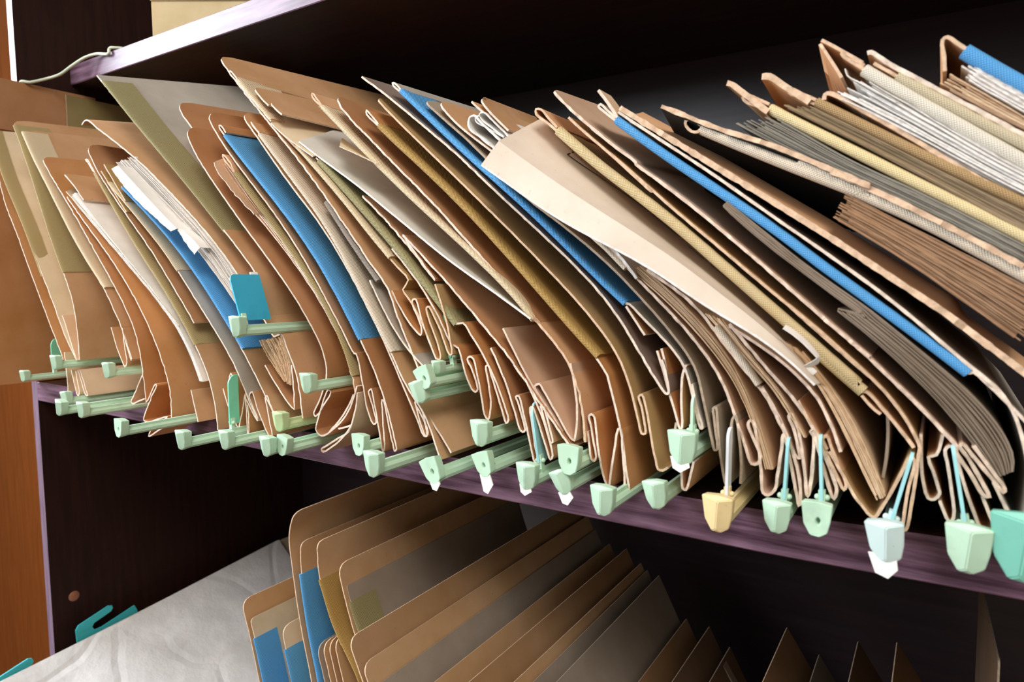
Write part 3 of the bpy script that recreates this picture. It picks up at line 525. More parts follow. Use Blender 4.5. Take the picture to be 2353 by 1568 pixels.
 {'name': 'lateral_file_folder', 'label': 'scruffy peach folder with torn edges and khaki tape, left of the broad blue tape', 'group': 'folders filed on the sagging middle shelf', 'cat': 'file folder', 'parts': [{'k': 's', 'n': 'cover', 'm': 'peach', 'th': 1.5, 'L': 0.3, 'st': [[-0.044, [5723, 2670, 5757, 2645, 5742, 2679, 5624, 2809, 5580, 2830, 5587, 2802, 5674, 2718, 5751, 2643, 5910, 2483, 6160, 2237, 6246, 2155, 6479, 1927, 6680, 1720, 6847, 1532, 6971, 1380, 7129, 1157, 7241, 956, 7331, 722, 7359, 616, 7375, 538]]], 'rag': 1.2}, {'k': 't', 'n': 'cloth_tape', 'm': 'khaki', 'tw': 3.2, 'w': 0.03, 'y': -0.044, 'a': [5757, 2640, 5910, 2483, 6160, 2237, 6246, 2155, 6479, 1927, 6680, 1720, 6847, 1532, 6971, 1380, 7129, 1157, 7241, 956, 7340, 724]}, {'k': 'p', 'n': 'paper_sheaf', 'm': 'peachpaper', 'th': 0.8, 'L': 0.26, 'y': -0.044, 'a': [5428, 2785, 5607, 2577, 5739, 2447, 5901, 2314, 6034, 2210, 6179, 2095, 6314, 1981, 6484, 1828, 6704, 1616, 6901, 1404, 7085, 1170, 7236, 942], 'b': [5568, 2793, 5686, 2673, 5872, 2485, 6130, 2231, 6211, 2155, 6446, 1928, 6649, 1720, 6817, 1532, 6940, 1380, 7103, 1156, 7251, 943], 'num': 12, 'seed': 7, 'jit': 4, 'trim': 2}, {'k': 's', 'n': 'torn_sheet', 'm': 'peachpaper', 'th': 0.6, 'L': 0.02, 'st': [[-0.055999999999999994, [5599, 2740, 5684, 2631, 5788, 2522, 5921, 2406, 6070, 2293, 6208, 2197]], [-0.038, [5480, 2811, 5586, 2692, 5709, 2562, 5834, 2439, 5964, 2310, 6049, 2221]]], 'rag': 2.5}]},
 {'name': 'lateral_file_folder', 'label': 'folder with the broadest bright blue tape, on the left half of the shelf', 'group': 'folders filed on the sagging middle shelf', 'cat': 'file folder', 'parts': [{'k': 's', 'n': 'cover', 'm': 'brown', 'th': 1.5, 'L': 0.3, 'st': [[-0.042, [5327, 3300, 5342, 3242, 5376, 3175, 5503, 3015, 5672, 2832, 5833, 2673, 6003, 2511, 6156, 2368, 6309, 2220, 6571, 1942, 6760, 1718, 6941, 1482, 7105, 1258, 7214, 1106, 7340, 926, 7368, 922, 7426, 725, 7457, 581, 7480, 467, 7512, 385, 7559, 315, 7590, 330, 7564, 431, 7525, 549, 7507, 596, 7545, 624, 7559, 579, 7598, 397, 7646, 161, 7667, 82, 7686, 114, 7677, 260, 7666, 464, 7667, 540, 7690, 525, 7734, 354, 7783, 167, 7801, 105, 7825, 128, 7799, 225, 7741, 412, 7685, 563, 7607, 738, 7510, 912, 7422, 1047, 7253, 1288, 7085, 1521, 6901, 1751, 6693, 1983, 6469, 2208, 6288, 2377, 6010, 2627, 5764, 2855, 5593, 3025, 5528, 3096, 5512, 3131, 5548, 3121, 5616, 3047]]], 'rc': 0.01, 'lift': 0.012}, {'k': 't', 'n': 'cloth_tape', 'm': 'blue', 'tw': 4.2, 'w': 0.05, 'y': -0.042, 'a': [5591, 3023, 5764, 2855, 6010, 2628, 6235, 2422, 6504, 2170, 6692, 1982, 6901, 1751, 7085, 1521, 7253, 1288, 7416, 1048], 'lift': (0.04, 0.0082, 0.33)}, {'k': 'r', 'm': 'mint', 'x': 0.7609, 'y': -0.064, 'z': 0.0179, 'rot': 0, 'sc': 1.0, 'var': 1, 'L': 0.3, 'fin': None, 'scrap': None}, {'k': 'r', 'm': 'mint', 'x': 0.7921, 'y': -0.08, 'z': 0.0094, 'rot': 0, 'sc': 1.15, 'var': 0, 'L': 0.3, 'fin': None, 'scrap': None}]},
 {'name': 'lateral_file_folder', 'label': 'cream edged folder with pale double tape, directly right of the broad blue tape', 'group': 'folders filed on the sagging middle shelf', 'cat': 'file folder', 'parts': [{'k': 's', 'n': 'cover', 'm': 'tan', 'th': 1.5, 'L': 0.3, 'st': [[-0.04, [5840, 3231, 5877, 3174, 5931, 3107, 5996, 3039, 6076, 2956, 6325, 2686, 6552, 2451, 6760, 2247, 6888, 2119, 7081, 1903, 7295, 1629, 7430, 1436, 7561, 1237, 7683, 1048, 7745, 944, 7853, 750, 7947, 582, 8045, 404, 8117, 271, 8147, 275, 8163, 314, 8061, 490, 8023, 544, 8044, 572, 8093, 496, 8113, 453, 8137, 361, 8150, 284, 8135, 270, 8104, 326, 8044, 485, 8028, 548, 8044, 568]]], 'rc': 0.012, 'lift': 0.01}, {'k': 's', 'n': 'cover', 'm': 'tan', 'th': 1.5, 'L': 0.3, 'st': [[-0.042, [6135, 2984, 6032, 3085, 6016, 3103, 6031, 3080, 6119, 2991, 6142, 2962, 6343, 2758, 6576, 2525, 6786, 2313, 6948, 2141, 7128, 1925, 7332, 1649, 7464, 1456, 7595, 1258, 7715, 1070, 7782, 957, 7894, 768, 8003, 621, 8120, 488, 8166, 419, 8265, 196, 8305, 97]]]}, {'k': 't', 'n': 'cloth_tape', 'm': 'palecream', 'tw': 4.2, 'w': 0.05, 'y': -0.042, 'a': [6134, 2968, 6343, 2758, 6575, 2525, 6786, 2313, 6948, 2141, 7128, 1925, 7332, 1649, 7464, 1456, 7595, 1258, 7717, 1070, 7789, 960]}]},
 {'name': 'lateral_file_folder', 'label': 'tallest folder, its long tan top corner reaching up towards the upper shelf', 'group': 'folders filed on the sagging middle shelf', 'cat': 'file folder', 'parts': [{'k': 's', 'n': 'cover', 'm': 'tan', 'th': 1.5, 'L': 0.3, 'st': [[-0.038, [5464, 3842, 5538, 3763, 5645, 3650, 5802, 3489, 5989, 3308, 6222, 3086, 6361, 2953, 6481, 2838, 6637, 2684, 6822, 2495, 6971, 2338, 7161, 2131, 7371, 1893, 7515, 1732, 7658, 1576, 7748, 1453, 7789, 1363, 7839, 1237, 7947, 1026, 8050, 834]]], 'rc': 0.012, 'lift': 0.018, 'rag': 1.0}, {'k': 's', 'n': 'inner_cover', 'm': 'tan', 'th': 1.5, 'L': 0.3, 'st': [[-0.039, [5793, 3547, 5675, 3646, 5665, 3632, 5777, 3530, 5937, 3386, 6116, 3225, 6274, 3081]]]}, {'k': 't', 'n': 'cloth_tape', 'm': 'cream_tape', 'tw': 4, 'w': 0.05, 'y': -0.038, 'a': [5771, 3559, 5908, 3425, 6097, 3246, 6262, 3094]}, {'k': 's', 'n': 'divider', 'm': 'tan', 'th': 1.5, 'L': 0.3, 'st': [[-0.038, [6006, 3442, 6071, 3374, 6165, 3288, 6237, 3232]]], 'rc': 0.008, 'lift': 0.012}, {'k': 's', 'n': 'divider', 'm': 'tan', 'th': 1.5, 'L': 0.3, 'st': [[-0.038, [6239, 3277, 6290, 3226, 6357, 3170, 6425, 3124]]], 'rc': 0.008}, {'k': 't', 'n': 'cloth_tape', 'm': 'greytape', 'tw': 4.5, 'w': 0.02, 'y': -0.039, 'a': [6990, 2273, 7112, 2127, 7265, 1947, 7423, 1768, 7533, 1648, 7612, 1562]}, {'k': 's', 'n': 'gusset', 'm': 'tan', 'th': 1.5, 'L': 0.3, 'st': [[-0.038, [8014, 558, 8032, 481, 8074, 354, 8112, 270, 8138, 269, 8118, 355, 8082, 484, 8098, 500, 8169, 422, 8235, 346, 8324, 241, 8386, 161]]]}, {'k': 's', 'n': 'inner_cover', 'm': 'greycard', 'th': 1.5, 'L': 0.2, 'st': [[-0.038, [7510, 1572, 7553, 1503, 7638, 1367, 7751, 1204, 7885, 1045, 8001, 937, 8099, 862]]]}, {'k': 'r', 'm': 'mint', 'x': 0.8305, 'y': -0.06, 'z': 0.08, 'rot': 28, 'sc': 1.0, 'var': 1, 'L': 0.3, 'fin': None, 'scrap': None}, {'k': 'r', 'm': 'mint', 'x': 0.8249, 'y': -0.06, 'z': 0.068, 'rot': 18, 'sc': 1.0, 'var': 0, 'L': 0.3, 'fin': None, 'scrap': None}]},
 {'name': 'lateral_file_folder', 'label': 'folder with a cream rounded flap lying over its khaki taped edge', 'group': 'folders filed on the sagging middle shelf', 'cat': 'file folder', 'parts': [{'k': 's', 'n': 'cover', 'm': 'khakicard', 'th': 1.5, 'L': 0.3, 'st': [[-0.036000000000000004, [6195, 3107, 6234, 3071, 6348, 2987, 6574, 2815, 6803, 2628, 7022, 2434, 7233, 2238, 7346, 2128, 7497, 1980, 7729, 1759, 7809, 1686, 7939, 1570, 7875, 1490, 7955, 1399, 8055, 1257, 8143, 1096, 8226, 927, 8261, 920, 8273, 957, 8192, 1163, 8133, 1308, 8130, 1343, 8157, 1350, 8205, 1281, 8273, 1161, 8365, 967, 8388, 972, 8372, 1087, 8306, 1325, 8225, 1536]]]}, {'k': 't', 'n': 'cloth_tape', 'm': 'cream_tape', 'tw': 4.5, 'w': 0.04, 'y': -0.037000000000000005, 'a': [6601, 2816, 6816, 2626, 7033, 2432, 7243, 2236, 7356, 2127, 7507, 1979, 7740, 1759]}, {'k': 's', 'n': 'flap', 'm': 'cream', 'th': 1, 'L': 0.1, 'st': [[-0.03900000000000001, [6234, 3096, 6330, 3018, 6483, 2909, 6639, 2812, 6846, 2691]], [0.044, [6051, 3434, 6126, 3336, 6238, 3207, 6360, 3086, 6516, 2943]]], 'rc': 0.006}, {'k': 's', 'n': 'gusset', 'm': 'orange', 'th': 1.5, 'L': 0.3, 'st': [[-0.036000000000000004, [7749, 1481, 7830, 1352, 7920, 1236, 7996, 1161, 8061, 1111, 8078, 1150, 8029, 1273, 7977, 1379, 7984, 1406, 8015, 1408, 8075, 1244, 8145, 1082, 8226, 922]]]}, {'k': 'r', 'm': 'mint', 'x': 0.8336, 'y': -0.048, 'z': 0.0871, 'rot': 0, 'sc': 0.6, 'var': 0, 'L': 0.3, 'fin': (0.05, 0.014, 'mintdeep', -10), 'scrap': None}]},
 {'name': 'lateral_file_folder', 'label': 'olive taped folder with a frayed tape end, hung over a long forked pleat', 'group': 'folders filed on the sagging middle shelf', 'cat': 'file folder', 'parts': [{'k': 's', 'n': 'cover', 'm': 'orange', 'th': 1.5, 'L': 0.3, 'st': [[-0.034, [6833, 2691, 7142, 2417, 7406, 2182, 7663, 1949, 7912, 1719, 7924, 1704, 8106, 1521, 8272, 1354, 8410, 1215, 8488, 1226, 8568, 1136, 8672, 999, 8762, 859, 8843, 700, 8900, 559, 8921, 485, 8899, 456, 8872, 524, 8820, 667, 8762, 826, 8734, 897, 8711, 891, 8717, 844, 8737, 746, 8755, 616, 8747, 514, 8731, 468, 8694, 504, 8669, 636, 8631, 798, 8589, 941, 8551, 958, 8529, 937, 8564, 882, 8606, 788, 8631, 703, 8605, 676, 8570, 698, 8533, 769, 8493, 865, 8441, 1022, 8374, 1051, 8247, 1259, 8080, 1489, 7915, 1671, 7740, 1839]]]}, {'k': 't', 'n': 'cloth_tape', 'm': 'olive', 'tw': 6.5, 'w': 0.055, 'y': -0.034, 'a': [6861, 2658, 7140, 2416, 7405, 2182, 7663, 1949, 7912, 1719, 7924, 1704, 8106, 1521, 8272, 1354, 8415, 1211]}, {'k': 'r', 'm': 'mint', 'x': 0.8455, 'y': -0.07, 'z': 0.0097, 'rot': 26, 'sc': 1.15, 'var': 1, 'L': 0.3, 'fin': None, 'scrap': (0.004, 0.004)}]},
 {'name': 'lateral_file_folder', 'label': 'folder holding a grey plastic sleeve that slants across its neighbours', 'group': 'folders filed on the sagging middle shelf', 'cat': 'file folder', 'parts': [{'k': 's', 'n': 'cover', 'm': 'brown', 'th': 1.5, 'L': 0.3, 'st': [[-0.032, [7379, 2311, 7544, 2182, 7772, 1983, 8012, 1751, 8193, 1569, 7850, 1948, 8079, 1758, 8315, 1551, 8544, 1336, 8745, 1140, 8959, 923, 8959, 918, 9056, 803, 9192, 641, 9275, 541, 9360, 444, 9461, 333]]], 'rag': 1.1}, {'k': 's', 'n': 'plastic_sleeve', 'm': 'greyplastic', 'th': 1.5, 'L': 0.16, 'st': [[-0.035, [6617, 2858, 6804, 2739, 7021, 2606, 7285, 2445, 7484, 2316, 7685, 2179, 7758, 2130, 7928, 2017, 8128, 1881, 8375, 1721, 8599, 1589, 8774, 1488, 8979, 1366, 9127, 1275]], [0.038000000000000006, [6359, 3142, 6500, 3011, 6706, 2839, 6925, 2670, 7150, 2505, 7355, 2356, 7485, 2257, 7674, 2103, 7937, 1890, 8153, 1724, 8366, 1557, 8574, 1380, 8720, 1244]]], 'rag': 0.3}, {'k': 's', 'n': 'torn_sheet', 'm': 'cream', 'th': 0.5, 'L': 0.03, 'st': [[-0.038, [7182, 2745, 7277, 2705, 7435, 2638, 7618, 2558]], [-0.0020000000000000018, [6830, 2926, 6921, 2867, 7105, 2754, 7311, 2631]]], 'rag': 2}, {'k': 's', 'n': 'gusset', 'm': 'brown', 'th': 1.5, 'L': 0.3, 'st': [[-0.032, [8743, 1036, 8804, 930, 8874, 790, 8938, 629, 8979, 515, 9008, 430, 9038, 403, 9060, 419, 9026, 533, 8989, 636, 8974, 669, 9004, 679, 9049, 536, 9090, 387, 9128, 240, 9148, 179, 9169, 191, 9148, 309, 9116, 503, 9103, 595, 9128, 606, 9162, 531, 9225, 368, 9266, 260, 9283, 220, 9302, 253, 9265, 390, 9217, 520, 9135, 687, 9059, 814]]]}, {'k': 's', 'n': 'gusset', 'm': 'tan', 'th': 1.5, 'L': 0.2, 'st': [[-0.032, [9196, 621, 9219, 548, 9264, 409, 9283, 352, 9304, 355, 9285, 427, 9245, 559, 9225, 616]]]}, {'k': 'r', 'm': 'mint', 'x': 0.8797, 'y': -0.054, 'z': 0.0402, 'rot': 0, 'sc': 1.1, 'var': 0, 'L': 0.3, 'fin': None, 'scrap': None}, {'k': 'r', 'm': 'mint', 'x': 0.8827, 'y': -0.054, 'z': 0.0166, 'rot': 20, 'sc': 1.05, 'var': 1, 'L': 0.3, 'fin': None, 'scrap': (0.006, 0.012)}]},
 {'name': 'lateral_file_folder', 'label': 'folder with coarse cream tape whose big bellows corner swings out at the bottom', 'group': 'folders filed on the sagging middle shelf', 'cat': 'file folder', 'parts': [{'k': 's', 'n': 'cover', 'm': 'peach', 'th': 1.5, 'L': 0.3, 'st': [[-0.03, [6880, 3157, 6788, 3259, 6752, 3285, 6758, 3254, 6880, 3147, 7118, 2940, 7387, 2708, 7643, 2493, 7899, 2286, 8121, 2112, 8421, 1881, 8638, 1709, 8842, 1540, 8986, 1409, 9129, 1271, 9189, 1215, 9280, 1126, 9388, 1003, 9417, 960, 9467, 856, 9507, 746, 9535, 626, 9555, 465, 9560, 383]]], 'rag': 1.2}, {'k': 't', 'n': 'cloth_tape', 'm': 'cream_tape', 'tw': 5, 'w': 0.06, 'y': -0.03, 'a': [6880, 3147, 7118, 2940, 7387, 2708, 7643, 2493, 7899, 2286, 8121, 2112, 8421, 1881, 8638, 1709, 8842, 1540, 8984, 1407, 9117, 1264]}, {'k': 's', 'n': 'inner_cover', 'm': 'brown', 'th': 1.5, 'L': 0.3, 'st': [[-0.027999999999999997, [7021, 3229, 7103, 3123, 7243, 2980, 7494, 2760, 7757, 2535, 7998, 2330, 8159, 2190, 8279, 2079, 8431, 1936, 8580, 1797, 8751, 1639, 8906, 1493, 9032, 1372, 9163, 1243]]], 'rc': 0.01, 'lift': -0.01, 'rag': 1.2}, {'k': 's', 'n': 'gusset', 'm': 'pinkcard', 'th': 1.5, 'L': 0.28, 'st': [[-0.03, [8845, 1192, 8984, 961, 9067, 829, 9177, 677, 9300, 523, 9310, 520, 9224, 633, 9146, 728, 9132, 761, 9175, 782, 9206, 742, 9291, 619, 9380, 488, 9441, 401, 9471, 384, 9483, 434, 9495, 541, 9492, 663, 9468, 824, 9438, 955]]]}, {'k': 's', 'n': 'gusset', 'm': 'pale', 'th': 1.5, 'L': 0.2, 'st': [[-0.03, [9310, 520, 9364, 441, 9432, 342]]]}, {'k': 'r', 'm': 'mint', 'x': 0.9199, 'y': -0.052, 'z': 0.0125, 'rot': 0, 'sc': 1.1, 'var': 0, 'L': 0.3, 'fin': (0.052, 0.012, 'sky', -9), 'scrap': (0.005, 0.002)}]},
 {'name': 'lateral_file_folder', 'label': 'looped folder with a speckled cream edge and wide mustard band, right of the grey sleeve', 'group': 'folders filed on the sagging middle shelf', 'cat': 'file folder', 'parts': [{'k': 's', 'n': 'cover', 'm': 'orange', 'th': 1.5, 'L': 0.3, 'st': [[-0.028, [7557, 2911, 7472, 2997, 7416, 3048, 7421, 3009, 7508, 2934, 7553, 2895, 7772, 2718, 7998, 2537, 8241, 2337, 8517, 2097, 8727, 1904, 8988, 1654, 9180, 1466, 9374, 1276, 9551, 1100, 9631, 1010, 9722, 888, 9731, 860, 9794, 640, 9833, 486, 9853, 377, 9875, 220, 9897, 62, 9874, 67, 9864, 178, 9845, 376, 9833, 502, 9811, 508, 9790, 391, 9758, 186, 9740, 64, 9707, 132, 9684, 209, 9645, 431, 9624, 572, 9602, 592, 9580, 577, 9592, 523, 9620, 387, 9640, 283, 9627, 250, 9603, 261, 9589, 342, 9572, 463]]]}, {'k': 't', 'n': 'cloth_tape', 'm': 'mustard', 'tw': 5.5, 'w': 0.075, 'y': -0.028, 'a': [7557, 2898, 7773, 2718, 7998, 2537, 8241, 2337, 8517, 2097, 8727, 1904, 8988, 1654, 9180, 1466, 9374, 1276, 9554, 1102, 9647, 1015]}, {'k': 'r', 'm': 'mint', 'x': 0.9537, 'y': -0.05, 'z': 0.0293, 'rot': 0, 'sc': 1.15, 'var': 1, 'L': 0.3, 'fin': None, 'scrap': None}, {'k': 'r', 'm': 'mint', 'x': 0.9873, 'y': -0.066, 'z': 0.0102, 'rot': 0, 'sc': 1.1, 'var': 0, 'L': 0.3, 'fin': None, 'scrap': None}]},
 {'name': 'lateral_file_folder', 'label': 'brown folder without tape, its thin edge wavering beside the mustard band', 'group': 'folders filed on the sagging middle shelf', 'cat': 'file folder', 'parts': [{'k': 's', 'n': 'cover', 'm': 'khakicard', 'th': 1.5, 'L': 0.3, 'st': [[-0.026000000000000002, [7499, 3152, 7557, 3098, 7698, 2969, 7818, 2864, 8114, 2611, 8507, 2276, 8768, 2050, 8927, 1911, 9118, 1739, 9358, 1517, 9575, 1302, 9708, 1148, 9799, 1014, 9854, 902, 9912, 734, 9959, 563, 9979, 492, 10007, 494, 10003, 549, 9973, 686, 9952, 749, 9979, 765, 9998, 718, 10020, 633, 10051, 466, 10085, 316, 10104, 257, 10136, 251, 10175, 279]]], 'rc': 0.01, 'lift': 0.015}, {'k': 'r', 'm': 'mint', 'x': 0.9475, 'y': -0.048, 'z': 0.0117, 'rot': 22, 'sc': 1.0, 'var': 0, 'L': 0.3, 'fin': None, 'scrap': (0.006, 0.005)}]},
 {'name': 'lateral_file_folder', 'label': 'shade darkened folder with a frayed pale edge, left neighbour of the long sky blue tape', 'group': 'folders filed on the sagging middle shelf', 'cat': 'file folder', 'parts': [{'k': 's', 'n': 'cover', 'm': 'darkcard', 'th': 1.5, 'L': 0.3, 'st': [[-0.024, [7331, 3353, 7371, 3323, 7528, 3216, 7791, 3022, 8044, 2830, 8220, 2695, 8371, 2576, 8501, 2466, 8712, 2284, 9012, 2032, 9204, 1872, 9392, 1710, 9500, 1611, 9620, 1494, 9705, 1400, 9815, 1258, 9917, 1106, 9975, 1018, 10049, 907, 10087, 854, 10139, 787, 10160, 787, 10158, 836, 10140, 924, 10108, 1017]]], 'lift': 0.01, 'rag': 1.0}]},
 {'name': 'lateral_file_folder', 'label': 'folder with a long straight sky blue tape, beside the curling cream flap', 'group': 'folders filed on the sagging middle shelf', 'cat': 'file folder', 'parts': [{'k': 's', 'n': 'cover', 'm': 'greycard', 'th': 1.5, 'L': 0.3, 'st': [[-0.022, [7770, 3175, 7702, 3241, 7671, 3250, 7689, 3220, 7760, 3164, 8019, 2946, 8376, 2638, 8596, 2453, 8792, 2295, 9045, 2086, 9285, 1876, 9480, 1699, 9656, 1544, 9826, 1401, 9859, 1393, 9958, 1301, 10068, 1200, 10164, 1106, 10243, 1005, 10284, 919, 10312, 818, 10351, 663, 10380, 563, 10394, 572, 10366, 664, 10337, 773, 10316, 862]]], 'lift': 0.01}, {'k': 't', 'n': 'cloth_tape', 'm': 'blue', 'tw': 5.2, 'w': 0.045, 'y': -0.022, 'a': [7763, 3171, 8021, 2947, 8376, 2638, 8596, 2453, 8792, 2295, 9045, 2086, 9285, 1876, 9480, 1699, 9655, 1543, 9826, 1397], 'lift': (0.03333333333333333, 0.0563, 0.325)}, {'k': 's', 'n': 'tab', 'm': 'orange', 'th': 1.5, 'L': 0.08, 'st': [[-0.022, [9834, 1377, 9878, 1316, 9927, 1247, 9977, 1179]]]}, {'k': 's', 'n': 'gusset', 'm': 'orange', 'th': 1.5, 'L': 0.3, 'st': [[-0.022, [10068, 1075, 10095, 998, 10126, 902, 10155, 805, 10202, 661, 10242, 546, 10253, 559, 10245, 727, 10247, 893, 10258, 952, 10272, 987]]]}, {'k': 's', 'n': 'gusset', 'm': 'orange', 'th': 1.5, 'L': 0.2, 'st': [[-0.022, [10099, 1092, 10117, 1030, 10141, 926, 10163, 805]]]}, {'k': 'r', 'm': 'mint', 'x': 1.0331, 'y': -0.044, 'z': 0.0471, 'rot': 0, 'sc': 1.25, 'var': 0, 'L': 0.3, 'fin': (0.032, 0.008, 'mint', 0), 'scrap': (0.004, 0.004, 1.3)}, {'k': 'r', 'm': 'mint', 'x': 1.0157, 'y': -0.044, 'z': 0.0131, 'rot': 8, 'sc': 1.05, 'var': 0, 'L': 0.3, 'fin': None, 'scrap': None}, {'k': 's', 'n': 'gusset', 'm': 'tan', 'th': 1.5, 'L': 0.26, 'st': [[-0.018, [10197, 576, 10194, 498, 10229, 510, 10237, 316, 10245, 193, 10252, 123, 10276, 115, 10298, 190, 10326, 321]]]}]},
 {'name': 'lateral_file_folder', 'label': 'dull teal grey folder with crumpled white paper bulging from its top', 'group': 'folders filed on the sagging middle shelf', 'cat': 'file folder', 'parts': [{'k': 's', 'n': 'cover', 'm': 'tealcard', 'th': 1.5, 'L': 0.3, 'st': [[-0.022, [7995, 3073, 8035, 3035, 8149, 2938, 8367, 2761, 8481, 2665, 8637, 2524, 8751, 2418, 8905, 2279, 9053, 2159, 9203, 2051, 9324, 1966, 9561, 1786, 9734, 1639, 9901, 1481, 10038, 1341, 10159, 1208, 10271, 1073, 10326, 985, 10359, 903, 10380, 825, 10426, 629, 10459, 488, 10475, 429, 10496, 442, 10482, 555, 10467, 659, 10461, 710, 10479, 719, 10489, 638, 10508, 455, 10534, 297, 10561, 191, 10572, 280, 10584, 502, 10587, 649, 10609, 680, 10618, 637, 10643, 457, 10651, 327, 10649, 230]]], 'rc': 0.012, 'lift': 0.015}, {'k': 's', 'n': 'inner_cover', 'm': 'tan', 'th': 1.5, 'L': 0.3, 'st': [[-0.022, [8148, 3042, 8254, 2922, 8362, 2819, 8492, 2717, 8694, 2571, 8845, 2459, 8996, 2338, 9357, 2034, 9515, 1906, 9647, 1798, 9823, 1650]]], 'rc': 0.012, 'lift': 0.01}, {'k': 's', 'n': 'divider', 'm': 'tan', 'th': 1.5, 'L': 0.1, 'st': [[-0.022, [8507, 2972, 8556, 2927, 8624, 2870]]]}, {'k': 's', 'n': 'crumpled_paper', 'm': 'white', 'th': 0.8, 'L': 0.1, 'st': [[-0.023, [8807, 2668, 8690, 2756, 8599, 2829, 8589, 2864, 8631, 2871, 8698, 2811, 8812, 2705, 8868, 2653]]], 'rag': 2}, {'k': 's', 'n': 'crumpled_paper', 'm': 'white', 'th': 0.8, 'L': 0.1, 'st': [[-0.023, [8817, 2659, 8655, 2751, 8556, 2809, 8545, 2836, 8589, 2856]]], 'rag': 2}, {'k': 's', 'n': 'crumpled_paper', 'm': 'white', 'th': 1.2, 'L': 0.1, 'st': [[-0.024, [8730, 2583, 8604, 2681, 8498, 2763, 8482, 2817, 8499, 2849, 8542, 2860, 8589, 2815, 8712, 2704, 8793, 2635]]], 'rag': 2}, {'k': 'r', 'm': 'yellow', 'x': 1.0597, 'y': -0.054, 'z': 0.0114, 'rot': 0, 'sc': 1.25, 'var': 0, 'L': 0.32, 'fin': (0.05, 0.008, 'whitefin', 0), 'scrap': None}]},
